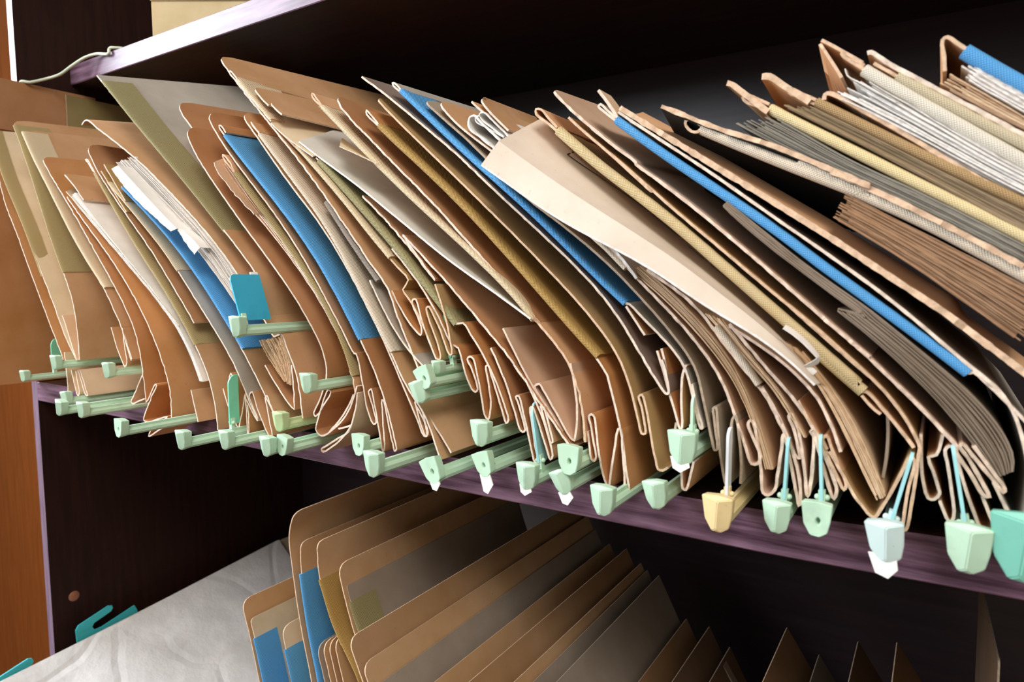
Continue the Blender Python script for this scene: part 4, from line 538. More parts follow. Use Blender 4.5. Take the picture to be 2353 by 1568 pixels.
 {'name': 'lateral_file_folder', 'label': 'folder wrapped in a wide grubby cream flap that curls forward over a blue tape', 'group': 'folders filed on the sagging middle shelf', 'cat': 'file folder', 'parts': [{'k': 's', 'n': 'inner_cover', 'm': 'tan', 'th': 1.5, 'L': 0.14, 'st': [[-0.022, [8561, 3015, 8599, 2962, 8664, 2887, 8759, 2792, 8852, 2706]]], 'rc': 0.012, 'up': 0.015, 'ux': -0.03}, {'k': 's', 'n': 'curled_flap', 'm': 'pinkcream', 'th': 1.2, 'L': 0.16, 'st': [[-0.052, [8807, 2409, 8994, 2285, 9185, 2156, 9419, 2006, 9637, 1885, 9983, 1710, 10181, 1597, 10373, 1472, 10512, 1385, 10672, 1294, 10804, 1215, 10928, 1128, 11021, 1051, 11116, 960]], [-0.0465, [8923, 2573, 9061, 2474, 9245, 2345, 9467, 2194, 9690, 2050, 10026, 1839, 10242, 1698, 10417, 1573, 10559, 1466, 10712, 1351, 10834, 1252, 10948, 1151, 11036, 1061, 11126, 960]], [-0.0019999999999999983, [9010, 2808, 9128, 2684, 9284, 2526, 9443, 2378, 9596, 2242, 9908, 1974, 10151, 1778, 10354, 1619, 10520, 1483, 10676, 1346, 10796, 1231, 10908, 1112, 10993, 1012, 11083, 899]]], 'rag': 0.4}, {'k': 's', 'n': 'cover', 'm': 'pinkcard', 'th': 1.5, 'L': 0.3, 'st': [[-0.022, [9702, 1800, 9828, 1663, 9905, 1584, 10045, 1448, 10193, 1305, 10305, 1186, 10420, 1044, 10501, 921, 10549, 824, 10640, 580, 10688, 445, 10715, 373, 10756, 382, 10769, 431, 10729, 527, 10688, 624, 10695, 653, 10716, 656, 10743, 556, 10763, 444, 10782, 274, 10792, 195, 10823, 185, 10862, 225, 10876, 326, 10895, 505, 10904, 596, 10916, 562, 10953, 407, 10996, 203, 11010, 145, 11015, 207, 11000, 340, 10934, 561, 10839, 760, 10763, 883]]], 'rag': 1.6}, {'k': 'p', 'n': 'paper_sheaf', 'm': 'paper', 'th': 0.4, 'L': 0.26, 'y': -0.022, 'a': [9814, 1650, 9986, 1521, 10154, 1380, 10308, 1232, 10452, 1072, 10567, 915, 10664, 736, 10747, 519, 10806, 313], 'b': [9913, 1686, 10069, 1556, 10231, 1412, 10380, 1263, 10522, 1097, 10626, 936, 10715, 748, 10795, 525, 10860, 315], 'num': 13, 'seed': 11, 'jit': 2, 'trim': 3}, {'k': 's', 'n': 'torn_sheet', 'm': 'whitepaper', 'th': 1.5, 'L': 0.03, 'st': [[-0.026, [9755, 1774, 9804, 1725, 9876, 1640, 9923, 1571]]], 'rag': 2}, {'k': 't', 'n': 'cloth_tape', 'm': 'palecream', 'tw': 4, 'w': 0.02, 'y': -0.023, 'a': [9567, 1891, 9697, 1767, 9827, 1642]}, {'k': 'r', 'm': 'mint', 'x': 1.0922, 'y': -0.044, 'z': 0.0126, 'rot': 0, 'sc': 1.08, 'var': 0, 'L': 0.32, 'fin': (0.045, 0.006, 'sky', 2), 'scrap': None}, {'k': 'i', 'n': 'printed_marking', 'line': [[0.9289, 0.0024, 0.254, 0.7, 0.0, 0.72], [0.9293, -0.0085, 0.2504, 0.65, -0.34, 0.67], [0.9318, -0.0079, 0.2484, 0.65, -0.33, 0.69], [0.9343, -0.0073, 0.2464, 0.61, -0.32, 0.72], [0.9377, -0.006, 0.2438, 0.65, -0.31, 0.7], [0.9411, -0.0048, 0.2413, 0.64, -0.3, 0.7], [0.9445, -0.0035, 0.2388, 0.64, -0.29, 0.71], [0.9478, -0.0022, 0.2363, 0.64, -0.27, 0.72], [0.9503, 0.0012, 0.2342, 0.67, 0.0, 0.74], [0.9527, 0.0045, 0.232, 0.66, 0.0, 0.75], [0.9551, 0.0075, 0.2298, 0.66, 0.0, 0.75], [0.9576, 0.0104, 0.2277, 0.66, 0.0, 0.75], [0.9601, 0.0133, 0.2255, 0.66, 0.0, 0.75], [0.9627, 0.0161, 0.2232, 0.66, 0.0, 0.75], [0.9652, 0.019, 0.221, 0.66, 0.0, 0.76], [0.9678, 0.0219, 0.2188, 0.65, 0.0, 0.76], [0.9706, 0.024, 0.2164, 0.65, 0.0, 0.76], [0.9734, 0.026, 0.214, 0.65, 0.0, 0.76], [0.9762, 0.028, 0.2115, 0.65, 0.0, 0.76], [0.979, 0.03, 0.2091, 0.65, 0.0, 0.76], [0.9819, 0.0319, 0.2067, 0.65, -0.0, 0.76], [0.9835, 0.0301, 0.2053, 0.65, 0.0, 0.76], [0.9851, 0.0282, 0.204, 0.65, 0.0, 0.76], [0.9886, 0.0287, 0.201, 0.64, 0.0, 0.77], [0.9922, 0.0291, 0.198, 0.64, 0.0, 0.77], [0.9958, 0.0293, 0.1951, 0.63, 0.0, 0.78], [0.9994, 0.0294, 0.1921, 0.63, 0.0, 0.78], [1.0031, 0.0293, 0.1892, 0.63, 0.0, 0.78]], 'text': [[1.0143, 0.0199, 0.1802, 0.62, 0.0, 0.78], [1.015, 0.0198, 0.1797, 0.62, 0.0, 0.78], [1.0156, 0.0197, 0.1792, 0.62, 0.0, 0.78], [1.0162, 0.0196, 0.1787, 0.62, 0.0, 0.78], [1.0168, 0.0195, 0.1783, 0.62, 0.0, 0.79], [1.0174, 0.0194, 0.1778, 0.62, 0.0, 0.79], [1.018, 0.0192, 0.1773, 0.62, 0.0, 0.79], [1.0186, 0.0191, 0.1768, 0.62, 0.0, 0.79], [1.0192, 0.019, 0.1764, 0.62, 0.0, 0.79], [1.0198, 0.0189, 0.1759, 0.62, 0.0, 0.79], [1.0204, 0.0188, 0.1754, 0.62, 0.0, 0.79], [1.021, 0.0187, 0.1749, 0.61, 0.0, 0.79], [1.0216, 0.0185, 0.1745, 0.61, 0.0, 0.79], [1.0222, 0.0184, 0.174, 0.61, 0.0, 0.79], [1.0228, 0.0183, 0.1735, 0.61, 0.0, 0.79], [1.0234, 0.0181, 0.1731, 0.61, 0.0, 0.79], [1.024, 0.018, 0.1726, 0.61, 0.0, 0.79], [1.0246, 0.0179, 0.1721, 0.61, 0.0, 0.79], [1.0252, 0.0177, 0.1716, 0.61, 0.0, 0.79], [1.0258, 0.0176, 0.1712, 0.61, 0.0, 0.79], [1.0264, 0.0175, 0.1707, 0.61, 0.0, 0.79], [1.027, 0.0173, 0.1702, 0.61, 0.0, 0.79], [1.0276, 0.0172, 0.1698, 0.61, 0.0, 0.79], [1.0282, 0.017, 0.1693, 0.61, 0.0, 0.79], [1.0288, 0.0169, 0.1689, 0.61, 0.0, 0.79], [1.0294, 0.0168, 0.1684, 0.62, 0.0, 0.79], [1.03, 0.0167, 0.1679, 0.62, 0.0, 0.79], [1.0306, 0.0166, 0.1675, 0.62, 0.0, 0.79], [1.0312, 0.0164, 0.167, 0.62, 0.0, 0.79], [1.0318, 0.0163, 0.1665, 0.62, 0.0, 0.79], [1.0323, 0.0162, 0.1661, 0.62, 0.0, 0.79], [1.0329, 0.0161, 0.1656, 0.62, 0.0, 0.79], [1.0335, 0.016, 0.1652, 0.62, 0.0, 0.78], [1.0341, 0.0159, 0.1647, 0.62, 0.0, 0.78], [1.0346, 0.0158, 0.1643, 0.62, 0.0, 0.78], [1.0352, 0.0157, 0.1638, 0.62, 0.0, 0.78], [1.0358, 0.0157, 0.1633, 0.62, 0.0, 0.78], [1.0364, 0.0156, 0.1629, 0.62, 0.0, 0.78], [1.0369, 0.0155, 0.1624, 0.62, 0.0, 0.78], [1.0375, 0.0155, 0.162, 0.63, 0.0, 0.78], [1.038, 0.0156, 0.1616, 0.63, 0.0, 0.78], [1.0385, 0.0157, 0.1612, 0.63, 0.0, 0.78], [1.039, 0.0158, 0.1608, 0.63, 0.0, 0.78], [1.0395, 0.0159, 0.1604, 0.63, 0.0, 0.78], [1.04, 0.016, 0.16, 0.63, 0.0, 0.78], [1.0405, 0.0161, 0.1596, 0.63, 0.0, 0.78], [1.041, 0.0162, 0.1591, 0.63, 0.0, 0.78], [1.0415, 0.0163, 0.1587, 0.63, 0.0, 0.78], [1.042, 0.0164, 0.1583, 0.63, 0.0, 0.77], [1.0425, 0.0165, 0.1579, 0.63, 0.0, 0.77], [1.043, 0.0166, 0.1575, 0.63, 0.0, 0.77], [1.0435, 0.0168, 0.1571, 0.63, 0.0, 0.77], [1.044, 0.0169, 0.1567, 0.63, 0.0, 0.77], [1.0445, 0.017, 0.1563, 0.63, 0.0, 0.77], [1.045, 0.0171, 0.1559, 0.63, 0.0, 0.77], [1.0455, 0.0172, 0.1555, 0.63, 0.0, 0.77], [1.046, 0.0174, 0.1551, 0.64, 0.0, 0.77], [1.0465, 0.0175, 0.1547, 0.64, 0.0, 0.77], [1.047, 0.0177, 0.1543, 0.64, 0.0, 0.77], [1.0474, 0.0178, 0.1539, 0.64, 0.0, 0.77], [1.0479, 0.018, 0.1535, 0.64, 0.0, 0.77], [1.0484, 0.0181, 0.1531, 0.64, 0.0, 0.77], [1.0489, 0.0182, 0.1527, 0.64, 0.0, 0.77], [1.0494, 0.0184, 0.1523, 0.64, 0.0, 0.77], [1.0499, 0.0185, 0.1518, 0.65, 0.0, 0.76], [1.0504, 0.0187, 0.1514, 0.65, 0.0, 0.76], [1.0508, 0.0189, 0.151, 0.65, 0.0, 0.76], [1.0513, 0.0191, 0.1506, 0.65, 0.0, 0.76], [1.0518, 0.0193, 0.1502, 0.65, 0.0, 0.76], [1.0523, 0.0195, 0.1498, 0.65, 0.0, 0.76], [1.0527, 0.0196, 0.1494, 0.65, 0.0, 0.76]]}]},
 {'name': 'lateral_file_folder', 'label': 'thick folder with a short woven tape end, stuffed under the grubby cream flap', 'group': 'folders filed on the sagging middle shelf', 'cat': 'file folder', 'parts': [{'k': 's', 'n': 'cover', 'm': 'pinkcard', 'th': 1.5, 'L': 0.3, 'st': [[-0.022, [9979, 1632, 10120, 1541, 10202, 1485, 10301, 1406, 10380, 1324, 10462, 1222, 10557, 1101, 10650, 990, 10737, 892, 10782, 835, 10830, 756, 10899, 621, 10945, 530, 10987, 455, 11003, 450, 10998, 491, 10976, 585, 10948, 668, 10932, 708, 10946, 732, 10964, 700, 10993, 613, 11023, 453, 11041, 316, 11056, 217, 11068, 288, 11078, 440, 11075, 599, 11058, 625, 11070, 635, 11087, 590, 11123, 468, 11175, 294, 11202, 225, 11217, 281, 11173, 415, 11109, 575, 11058, 674, 10974, 796, 10890, 895, 10803, 989, 10751, 1047, 10631, 1185, 10552, 1274]]], 'rag': 1.8}, {'k': 't', 'n': 'cloth_tape', 'm': 'palecream', 'tw': 4.5, 'w': 0.03, 'y': -0.024, 'a': [10472, 1258, 10559, 1152, 10640, 1045, 10746, 893]}, {'k': 'p', 'n': 'paper_sheaf', 'm': 'paper', 'th': 0.7, 'L': 0.26, 'y': -0.022, 'a': [10369, 1357, 10455, 1268, 10569, 1145, 10680, 1025, 10783, 916, 10842, 847, 10940, 702, 11002, 590], 'b': [10494, 1316, 10534, 1270, 10627, 1156, 10728, 1035, 10836, 912, 10882, 852, 10973, 706, 11047, 561], 'num': 9, 'seed': 12, 'jit': 2, 'trim': 3}, {'k': 's', 'n': 'inner_cover', 'm': 'pinkcard', 'th': 1.5, 'L': 0.26, 'st': [[-0.022, [10552, 1260, 10673, 1187, 10806, 1101, 10915, 1019, 11009, 931, 11076, 857, 11100, 823, 11182, 657, 11230, 522]]], 'rag': 1.4}, {'k': 'r', 'm': 'mint', 'x': 1.1143, 'y': -0.044, 'z': 0.0156, 'rot': 0, 'sc': 1.1, 'var': 1, 'L': 0.32, 'fin': (0.046, 0.006, 'sky', -3), 'scrap': None}, {'k': 's', 'n': 'gusset', 'm': 'peach', 'th': 1.5, 'L': 0.3, 'st': [[-0.022, [10982, 811, 11087, 632, 11120, 572, 11176, 454, 11237, 324, 11256, 291, 11267, 324, 11222, 434, 11175, 548, 11149, 608, 11128, 589, 11155, 527]]], 'rag': 1.4}]},
 {'name': 'lateral_file_folder', 'label': 'thick folder with a long mustard woven tape, a torn white label caught beside it', 'group': 'folders filed on the sagging middle shelf', 'cat': 'file folder', 'parts': [{'k': 's', 'n': 'cover', 'm': 'peach', 'th': 1.5, 'L': 0.3, 'st': [[-0.022, [9278, 2678, 9199, 2763, 9147, 2823, 9099, 2833, 9099, 2797, 9194, 2720, 9277, 2652, 9470, 2490, 9649, 2344, 9821, 2211, 9900, 2150, 10106, 1987, 10295, 1828, 10489, 1657, 10664, 1503, 10836, 1352, 11002, 1207, 11158, 1069, 11314, 930, 11088, 1113, 11214, 993, 11318, 894, 11353, 898, 11440, 807, 11507, 728, 11568, 650, 11606, 599]]], 'rag': 1.2}, {'k': 't', 'n': 'cloth_tape', 'm': 'mustardlight', 'tw': 7.5, 'w': 0.04, 'y': -0.022, 'a': [9278, 2658, 9471, 2491, 9649, 2344, 9821, 2211, 9900, 2150, 10106, 1987, 10295, 1828, 10489, 1657, 10664, 1503, 10836, 1352, 11002, 1207, 11158, 1069, 11314, 930, 11088, 1113, 11217, 997, 11335, 896]}, {'k': 's', 'n': 'cover', 'm': 'khakicard', 'th': 1.5, 'L': 0.3, 'st': [[-0.022, [9370, 2737, 9477, 2637, 9643, 2493, 9807, 2348, 10011, 2158, 9696, 2450, 9937, 2238, 10111, 2083, 10233, 1976, 10406, 1830, 10590, 1672, 10733, 1549, 10866, 1436, 11028, 1300, 11210, 1139, 11370, 987, 10902, 1406, 11074, 1263, 11180, 1167, 11270, 1083, 11388, 970, 11460, 893, 11557, 761, 11609, 666, 11634, 603, 11630, 558, 11624, 450, 11610, 286, 11585, 108, 11572, 109, 11573, 185, 11586, 343, 11611, 525, 11592, 542, 11548, 433, 11494, 295, 11451, 199, 11427, 156, 11404, 159, 11353, 215, 11308, 276, 11272, 339, 11228, 418, 11170, 516]]], 'rag': 1.0}, {'k': 's', 'n': 'tab', 'm': 'peach', 'th': 1.5, 'L': 0.04, 'st': [[-0.022, [11330, 876, 11363, 835, 11401, 797, 11432, 774]]]}, {'k': 'p', 'n': 'paper_sheaf', 'm': 'paper', 'th': 0.6, 'L': 0.26, 'y': -0.022, 'a': [10843, 1197, 10928, 1116, 11016, 1016, 11121, 863, 11223, 676, 11294, 533, 11350, 418, 11442, 234], 'b': [10981, 1134, 11046, 1056, 11150, 922, 11271, 742, 11337, 619, 11417, 437, 11489, 269], 'num': 16, 'seed': 13, 'jit': 2, 'trim': 4}, {'k': 's', 'n': 'divider', 'm': 'paperdark', 'th': 1.5, 'L': 0.2, 'st': [[-0.018, [11463, 790, 11471, 665, 11468, 502, 11456, 390]]]}, {'k': 's', 'n': 'torn_label', 'm': 'whitepaper', 'th': 0.4, 'L': 0.0035, 'st': [[-0.041999999999999996, [10918, 1270, 10965, 1240, 11000, 1213, 11068, 1149, 11107, 1107]], [-0.0388, [10927, 1291, 10970, 1265, 11017, 1229, 11081, 1164, 11118, 1116]]], 'rag': 1}, {'k': 's', 'n': 'torn_label', 'm': 'white', 'th': 0.4, 'L': 0.0035, 'st': [[-0.041999999999999996, [11110, 1107, 11097, 1092, 11063, 1070, 11027, 1044]], [-0.0388, [11118, 1113, 11117, 1072, 11070, 1048, 11029, 1027]]], 'rag': 1}, {'k': 's', 'n': 'torn_label', 'm': 'white', 'th': 0.4, 'L': 0.0035, 'st': [[-0.041999999999999996, [11033, 1037, 11063, 1029, 11077, 1016, 11093, 1004]], [-0.0388, [11043, 1046, 11064, 1045, 11091, 1038, 11108, 1021]]], 'rag': 1}, {'k': 'r', 'm': 'mintpale', 'x': 1.1506, 'y': -0.056, 'z': 0.0135, 'rot': 6, 'sc': 1.25, 'var': 0, 'L': 0.34, 'fin': (0.047, 0.006, 'sky', 18), 'scrap': (0.002, 0.008, 1.5)}]},
 {'name': 'lateral_file_folder', 'label': 'folder with a rough white cut edge and long bright blue tape over brown pages', 'group': 'folders filed on the sagging middle shelf', 'cat': 'file folder', 'parts': [{'k': 's', 'n': 'cover', 'm': 'pinkcard', 'th': 1.5, 'L': 0.3, 'st': [[-0.022, [9217, 2964, 9343, 2835, 9521, 2671, 9727, 2498, 9896, 2362, 9896, 2355, 10067, 2223, 10214, 2107, 10368, 1979, 10519, 1849, 10658, 1728, 10824, 1581, 10965, 1454, 11122, 1313, 11277, 1179, 11365, 1104, 11111, 1322, 11225, 1226, 11357, 1102, 11477, 984, 11557, 905, 11642, 818, 11728, 722, 11810, 626, 11806, 603, 11881, 481, 11943, 378, 11968, 373, 11943, 427, 11860, 578, 11821, 637, 11832, 650, 11883, 590, 11985, 464, 12029, 408, 12033, 427, 11977, 513, 11885, 645]]], 'rc': 0.01, 'lift': 0.02, 'rag': 2.0}, {'k': 's', 'n': 'cover', 'm': 'greycard', 'th': 1.5, 'L': 0.3, 'st': [[-0.022, [9740, 2687, 9669, 2752, 9625, 2794, 9608, 2781, 9648, 2743, 9744, 2664, 9945, 2509, 10179, 2336, 10403, 2172, 10613, 2018, 10817, 1863, 10889, 1806, 11079, 1650, 11133, 1607, 11313, 1466, 11545, 1284, 11706, 1155, 11841, 1044, 11866, 1052, 11916, 1005, 11967, 954, 12092, 816, 12168, 727]]]}, {'k': 't', 'n': 'cloth_tape', 'm': 'blue', 'tw': 6.2, 'w': 0.03, 'y': -0.022, 'a': [9744, 2672, 9947, 2512, 10179, 2336, 10403, 2172, 10613, 2018, 10817, 1863, 10889, 1806, 11079, 1650, 11133, 1607, 11313, 1466, 11545, 1284, 11706, 1155, 11841, 1044]}, {'k': 'p', 'n': 'paper_sheaf', 'm': 'paperdark', 'th': 0.6, 'L': 0.26, 'y': -0.022, 'a': [10447, 2076, 10537, 1979, 10757, 1780, 10956, 1618, 11147, 1466, 11358, 1299, 11151, 1396, 11316, 1255, 11493, 1091, 11664, 915, 11771, 790, 11884, 641, 11939, 563, 11971, 516, 12028, 432], 'b': [10475, 2095, 10608, 1984, 10763, 1850, 10957, 1684, 11147, 1535, 11326, 1403, 11371, 1368, 11548, 1215, 11712, 1071, 11864, 925, 11983, 779, 12053, 646, 12065, 580, 12060, 474], 'num': 33, 'seed': 15, 'jit': 3, 'trim': 6}, {'k': 's', 'n': 'gusset', 'm': 'tan', 'th': 1.5, 'L': 0.25, 'st': [[-0.019, [11740, 683, 11714, 565, 11677, 547, 11704, 468, 11733, 373, 11740, 344, 11715, 307, 11688, 309, 11665, 379, 11652, 447, 11642, 574, 11637, 671]]]}, {'k': 's', 'n': 'gusset', 'm': 'tan', 'th': 1.5, 'L': 0.25, 'st': [[-0.019999999999999997, [11744, 302, 11763, 253, 11794, 191, 11813, 222, 11796, 374, 11768, 536, 11755, 598, 11774, 626, 11795, 616, 11818, 537, 11862, 388, 11907, 260, 11943, 175, 11974, 162, 11998, 198, 11976, 265, 11939, 362]]]}, {'k': 'r', 'm': 'mint', 'x': 1.1875, 'y': -0.05, 'z': 0.0156, 'rot': 0, 'sc': 1.4, 'var': 0, 'L': 0.34, 'fin': (0.05, 0.006, 'sky', -10), 'scrap': None}]},
 {'name': 'lateral_file_folder', 'label': 'tan folder with a thick ragged torn edge, right of the long bright blue tape', 'group': 'folders filed on the sagging middle shelf', 'cat': 'file folder', 'parts': [{'k': 's', 'n': 'cover', 'm': 'peach', 'th': 2.6, 'L': 0.3, 'st': [[-0.022, [9755, 2760, 9859, 2687, 10022, 2574, 10246, 2420, 10478, 2259, 10745, 2075, 10937, 1941, 11126, 1808, 11242, 1723, 11368, 1630, 11536, 1507, 11693, 1392, 11755, 1343, 11880, 1237, 11986, 1148, 12079, 1069, 12201, 965]]], 'rc': 0.006, 'rag': 3.0}, {'k': 's', 'n': 'inner_flap', 'm': 'peach', 'th': 1.2, 'L': 0.05, 'st': [[-0.019999999999999997, [9850, 2688, 10016, 2572, 10239, 2417, 10473, 2256, 10741, 2072, 11005, 1890, 11134, 1798, 11241, 1719, 11367, 1625, 11536, 1500, 11693, 1385, 11755, 1336, 11881, 1230, 11987, 1140, 12081, 1061, 12204, 957]], [0.013000000000000005, [9799, 2782, 9984, 2667, 10209, 2520, 10451, 2357, 10708, 2184, 10870, 2076, 11066, 1943, 11207, 1844, 11332, 1753, 11486, 1641, 11636, 1529, 11779, 1423, 11810, 1350, 11920, 1261, 12106, 1107, 12238, 994]]], 'rag': 0.6}, {'k': 's', 'n': 'inner_cover', 'm': 'greycard', 'th': 1.5, 'L': 0.3, 'st': [[-0.022, [9760, 2722, 9853, 2652, 10065, 2499, 10246, 2369, 10470, 2204, 10687, 2037, 10882, 1888, 11006, 1795, 11184, 1658, 11370, 1511, 11509, 1392, 11616, 1296, 11655, 1259, 11843, 1086, 11920, 1020, 11980, 962, 12056, 832, 12130, 537, 12130, 327, 12106, 213, 12087, 241, 12040, 331, 11983, 456]]], 'rag': 1.4}, {'k': 's', 'n': 'torn_tab', 'm': 'pale', 'th': 2, 'L': 0.02, 'st': [[-0.022, [9607, 2892, 9654, 2832, 9713, 2749, 9752, 2686]]]}, {'k': 'r', 'm': 'teal', 'x': 1.2102, 'y': -0.05, 'z': 0.0208, 'rot': 0, 'sc': 1.9, 'var': 0, 'L': 0.34, 'fin': None, 'scrap': None}]},
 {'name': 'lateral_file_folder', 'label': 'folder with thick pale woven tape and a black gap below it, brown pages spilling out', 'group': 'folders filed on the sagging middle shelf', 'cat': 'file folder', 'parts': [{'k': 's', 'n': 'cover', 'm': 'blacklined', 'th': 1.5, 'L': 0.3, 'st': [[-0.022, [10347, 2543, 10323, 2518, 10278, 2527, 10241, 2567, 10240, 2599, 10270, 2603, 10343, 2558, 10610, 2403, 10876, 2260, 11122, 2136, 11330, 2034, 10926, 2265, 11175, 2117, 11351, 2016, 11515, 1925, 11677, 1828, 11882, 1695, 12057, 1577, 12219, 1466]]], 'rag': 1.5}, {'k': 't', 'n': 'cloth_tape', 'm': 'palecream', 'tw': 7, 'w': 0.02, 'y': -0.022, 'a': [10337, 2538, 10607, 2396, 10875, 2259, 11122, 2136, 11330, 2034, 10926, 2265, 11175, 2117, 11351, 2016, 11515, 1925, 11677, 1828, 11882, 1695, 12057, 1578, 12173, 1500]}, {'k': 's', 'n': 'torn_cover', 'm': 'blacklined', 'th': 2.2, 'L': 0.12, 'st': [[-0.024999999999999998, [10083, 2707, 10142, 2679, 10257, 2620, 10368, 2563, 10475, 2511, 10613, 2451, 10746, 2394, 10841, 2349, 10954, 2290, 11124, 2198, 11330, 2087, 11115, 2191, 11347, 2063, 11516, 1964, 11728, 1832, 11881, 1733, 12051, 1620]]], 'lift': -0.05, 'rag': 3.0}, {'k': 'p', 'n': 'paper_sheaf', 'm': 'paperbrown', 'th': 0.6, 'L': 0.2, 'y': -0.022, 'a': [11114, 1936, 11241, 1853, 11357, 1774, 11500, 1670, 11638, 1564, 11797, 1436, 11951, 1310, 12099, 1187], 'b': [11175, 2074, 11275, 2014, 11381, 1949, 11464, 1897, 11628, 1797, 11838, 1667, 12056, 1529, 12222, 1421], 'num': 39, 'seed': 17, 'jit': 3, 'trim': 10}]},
 {'name': 'lateral_file_folder', 'label': 'folder with bright yellow cream tape, grey page edges packed beneath it', 'group': 'folders filed on the sagging middle shelf', 'cat': 'file folder', 'parts': [{'k': 's', 'n': 'cover', 'm': 'peach', 'th': 1.5, 'L': 0.3, 'st': [[-0.022, [10759, 2631, 10689, 2672, 10618, 2709, 10599, 2695, 10620, 2665, 10688, 2631, 10757, 2594, 10928, 2489, 11110, 2369, 11202, 2307, 11340, 2220, 11564, 2082, 11774, 1952, 11923, 1857, 12046, 1775, 12209, 1663]]], 'rag': 1.2}, {'k': 's', 'n': 'tab', 'm': 'peach', 'th': 3, 'L': 0.12, 'st': [[-0.023, [10503, 2795, 10531, 2784, 10587, 2735, 10634, 2693, 10691, 2641, 10756, 2583]]], 'rag': 1}, {'k': 't', 'n': 'cloth_tape', 'm': 'yellowcream', 'tw': 6.5, 'w': 0.03, 'y': -0.022, 'a': [10760, 2608, 10931, 2495, 11115, 2377, 11318, 2247, 11566, 2087, 11775, 1953, 11923, 1858, 12046, 1777, 12208, 1668]}, {'k': 'p', 'n': 'paper_sheaf', 'm': 'papergrey', 'th': 0.6, 'L': 0.22, 'y': -0.022, 'a': [10520, 2570, 10607, 2510, 10738, 2426, 10872, 2343, 11057, 2229, 11174, 2157, 11349, 2052, 11515, 1955, 11727, 1829, 11883, 1730, 12052, 1617, 12217, 1505], 'b': [10748, 2580, 10929, 2462, 11104, 2335, 11172, 2288, 11341, 2181, 11565, 2049, 11774, 1918, 12047, 1739, 12211, 1629], 'num': 27, 'seed': 18, 'jit': 3, 'trim': 12}]},
 {'name': 'lateral_file_folder', 'label': 'folder with dull tan tape and a long pointed card tab, below the white page fan', 'group': 'folders filed on the sagging middle shelf', 'cat': 'file folder', 'parts': [{'k': 's', 'n': 'cover', 'm': 'peach', 'th': 1.5, 'L': 0.3, 'st': [[-0.022, [11025, 2617, 10963, 2654, 10881, 2703, 10869, 2686, 10917, 2654, 11023, 2591, 11274, 2438, 11557, 2259, 11761, 2125, 11541, 2259, 11715, 2151, 11867, 2057, 12036, 1951, 12199, 1847]]], 'rag': 1}, {'k': 's', 'n': 'tab', 'm': 'peach', 'th': 3.2, 'L': 0.16, 'st': [[-0.023, [10713, 2800, 10759, 2792, 10851, 2719, 10933, 2653, 10990, 2607]]], 'lift': -0.02, 'rag': 1}, {'k': 't', 'n': 'cloth_tape', 'm': 'tantape', 'tw': 6, 'w': 0.03, 'y': -0.022, 'a': [11025, 2608, 11276, 2443, 11556, 2258, 11716, 2154, 11868, 2058, 12037, 1953, 12199, 1853], 'lift': (-0.125, 0.2607, 0.28)}, {'k': 'p', 'n': 'paper_sheaf', 'm': 'paperbrown2', 'th': 0.6, 'L': 0.22, 'y': -0.022, 'a': [10794, 2638, 10916, 2560, 11163, 2401, 11395, 2249, 11612, 2101, 11876, 1916, 12045, 1800, 12207, 1691], 'b': [11001, 2595, 11276, 2416, 11555, 2230, 11614, 2191, 11868, 2027, 12038, 1918, 12201, 1814], 'num': 19, 'seed': 19, 'jit': 3, 'trim': 10}]},
 {'name': 'lateral_file_folder', 'label': 'folder with cream white tape holding a fan of bright white papers at the upper right', 'group': 'folders filed on the sagging middle shelf', 'cat': 'file folder', 'parts': [{'k': 's', 'n': 'cover', 'm': 'peach', 'th': 1.5, 'L': 0.3, 'st': [[-0.022, [11270, 2772, 11205, 2825, 11152, 2867, 11159, 2847, 11208, 2804, 11272, 2750, 11544, 2539, 11806, 2336, 12027, 2166, 12188, 2043]]], 'rag': 1}, {'k': 's', 'n': 'tab', 'm': 'peach', 'th': 1.6, 'L': 0.1, 'st': [[-0.022, [11026, 2953, 11045, 2918, 11077, 2863, 11119, 2791, 11157, 2723]]], 'rc': 0.006, 'lift': -0.03}, {'k': 's', 'n': 'tab', 'm': 'peach', 'th': 1.6, 'L': 0.1, 'st': [[-0.022, [11043, 2956, 11085, 2927, 11146, 2881, 11263, 2791]]], 'lift': -0.03}, {'k': 't', 'n': 'cloth_tape', 'm': 'whitecream', 'tw': 7, 'w': 0.03, 'y': -0.022, 'a': [11270, 2753, 11544, 2540, 11806, 2336, 12027, 2166, 12188, 2043], 'lift': (-0.3, 0.2791, 0.29560000000000003)}, {'k': 'p', 'n': 'paper_sheaf', 'm': 'white', 'th': 0.6, 'L': 0.22, 'y': -0.022, 'a': [11063, 2637, 11155, 2583, 11273, 2510, 11444, 2397, 11605, 2285, 11714, 2207, 11866, 2099, 12036, 1983, 12197, 1875], 'b': [11254, 2744, 11383, 2636, 11545, 2504, 11756, 2335, 11909, 2214, 11955, 2179, 12029, 2126, 12190, 2014], 'num': 25, 'seed': 20, 'jit': 6, 'trim': 22}, {'k': 's', 'n': 'loose_sheet', 'm': 'white', 'th': 0.5, 'L': 0.03, 'st': [[-0.024999999999999998, [11177, 2762, 11189, 2723, 11242, 2684, 11328, 2620, 11440, 2538]]], 'lift': 0.004}, {'k': 's', 'n': 'inner_cover', 'm': 'peach', 'th': 2, 'L': 0.3, 'st': [[-0.022, [11067, 2611, 11072, 2642, 11096, 2645, 11273, 2523, 11489, 2363, 11669, 2223, 11868, 2070, 12037, 1947]]], 'rag': 1.2}]},
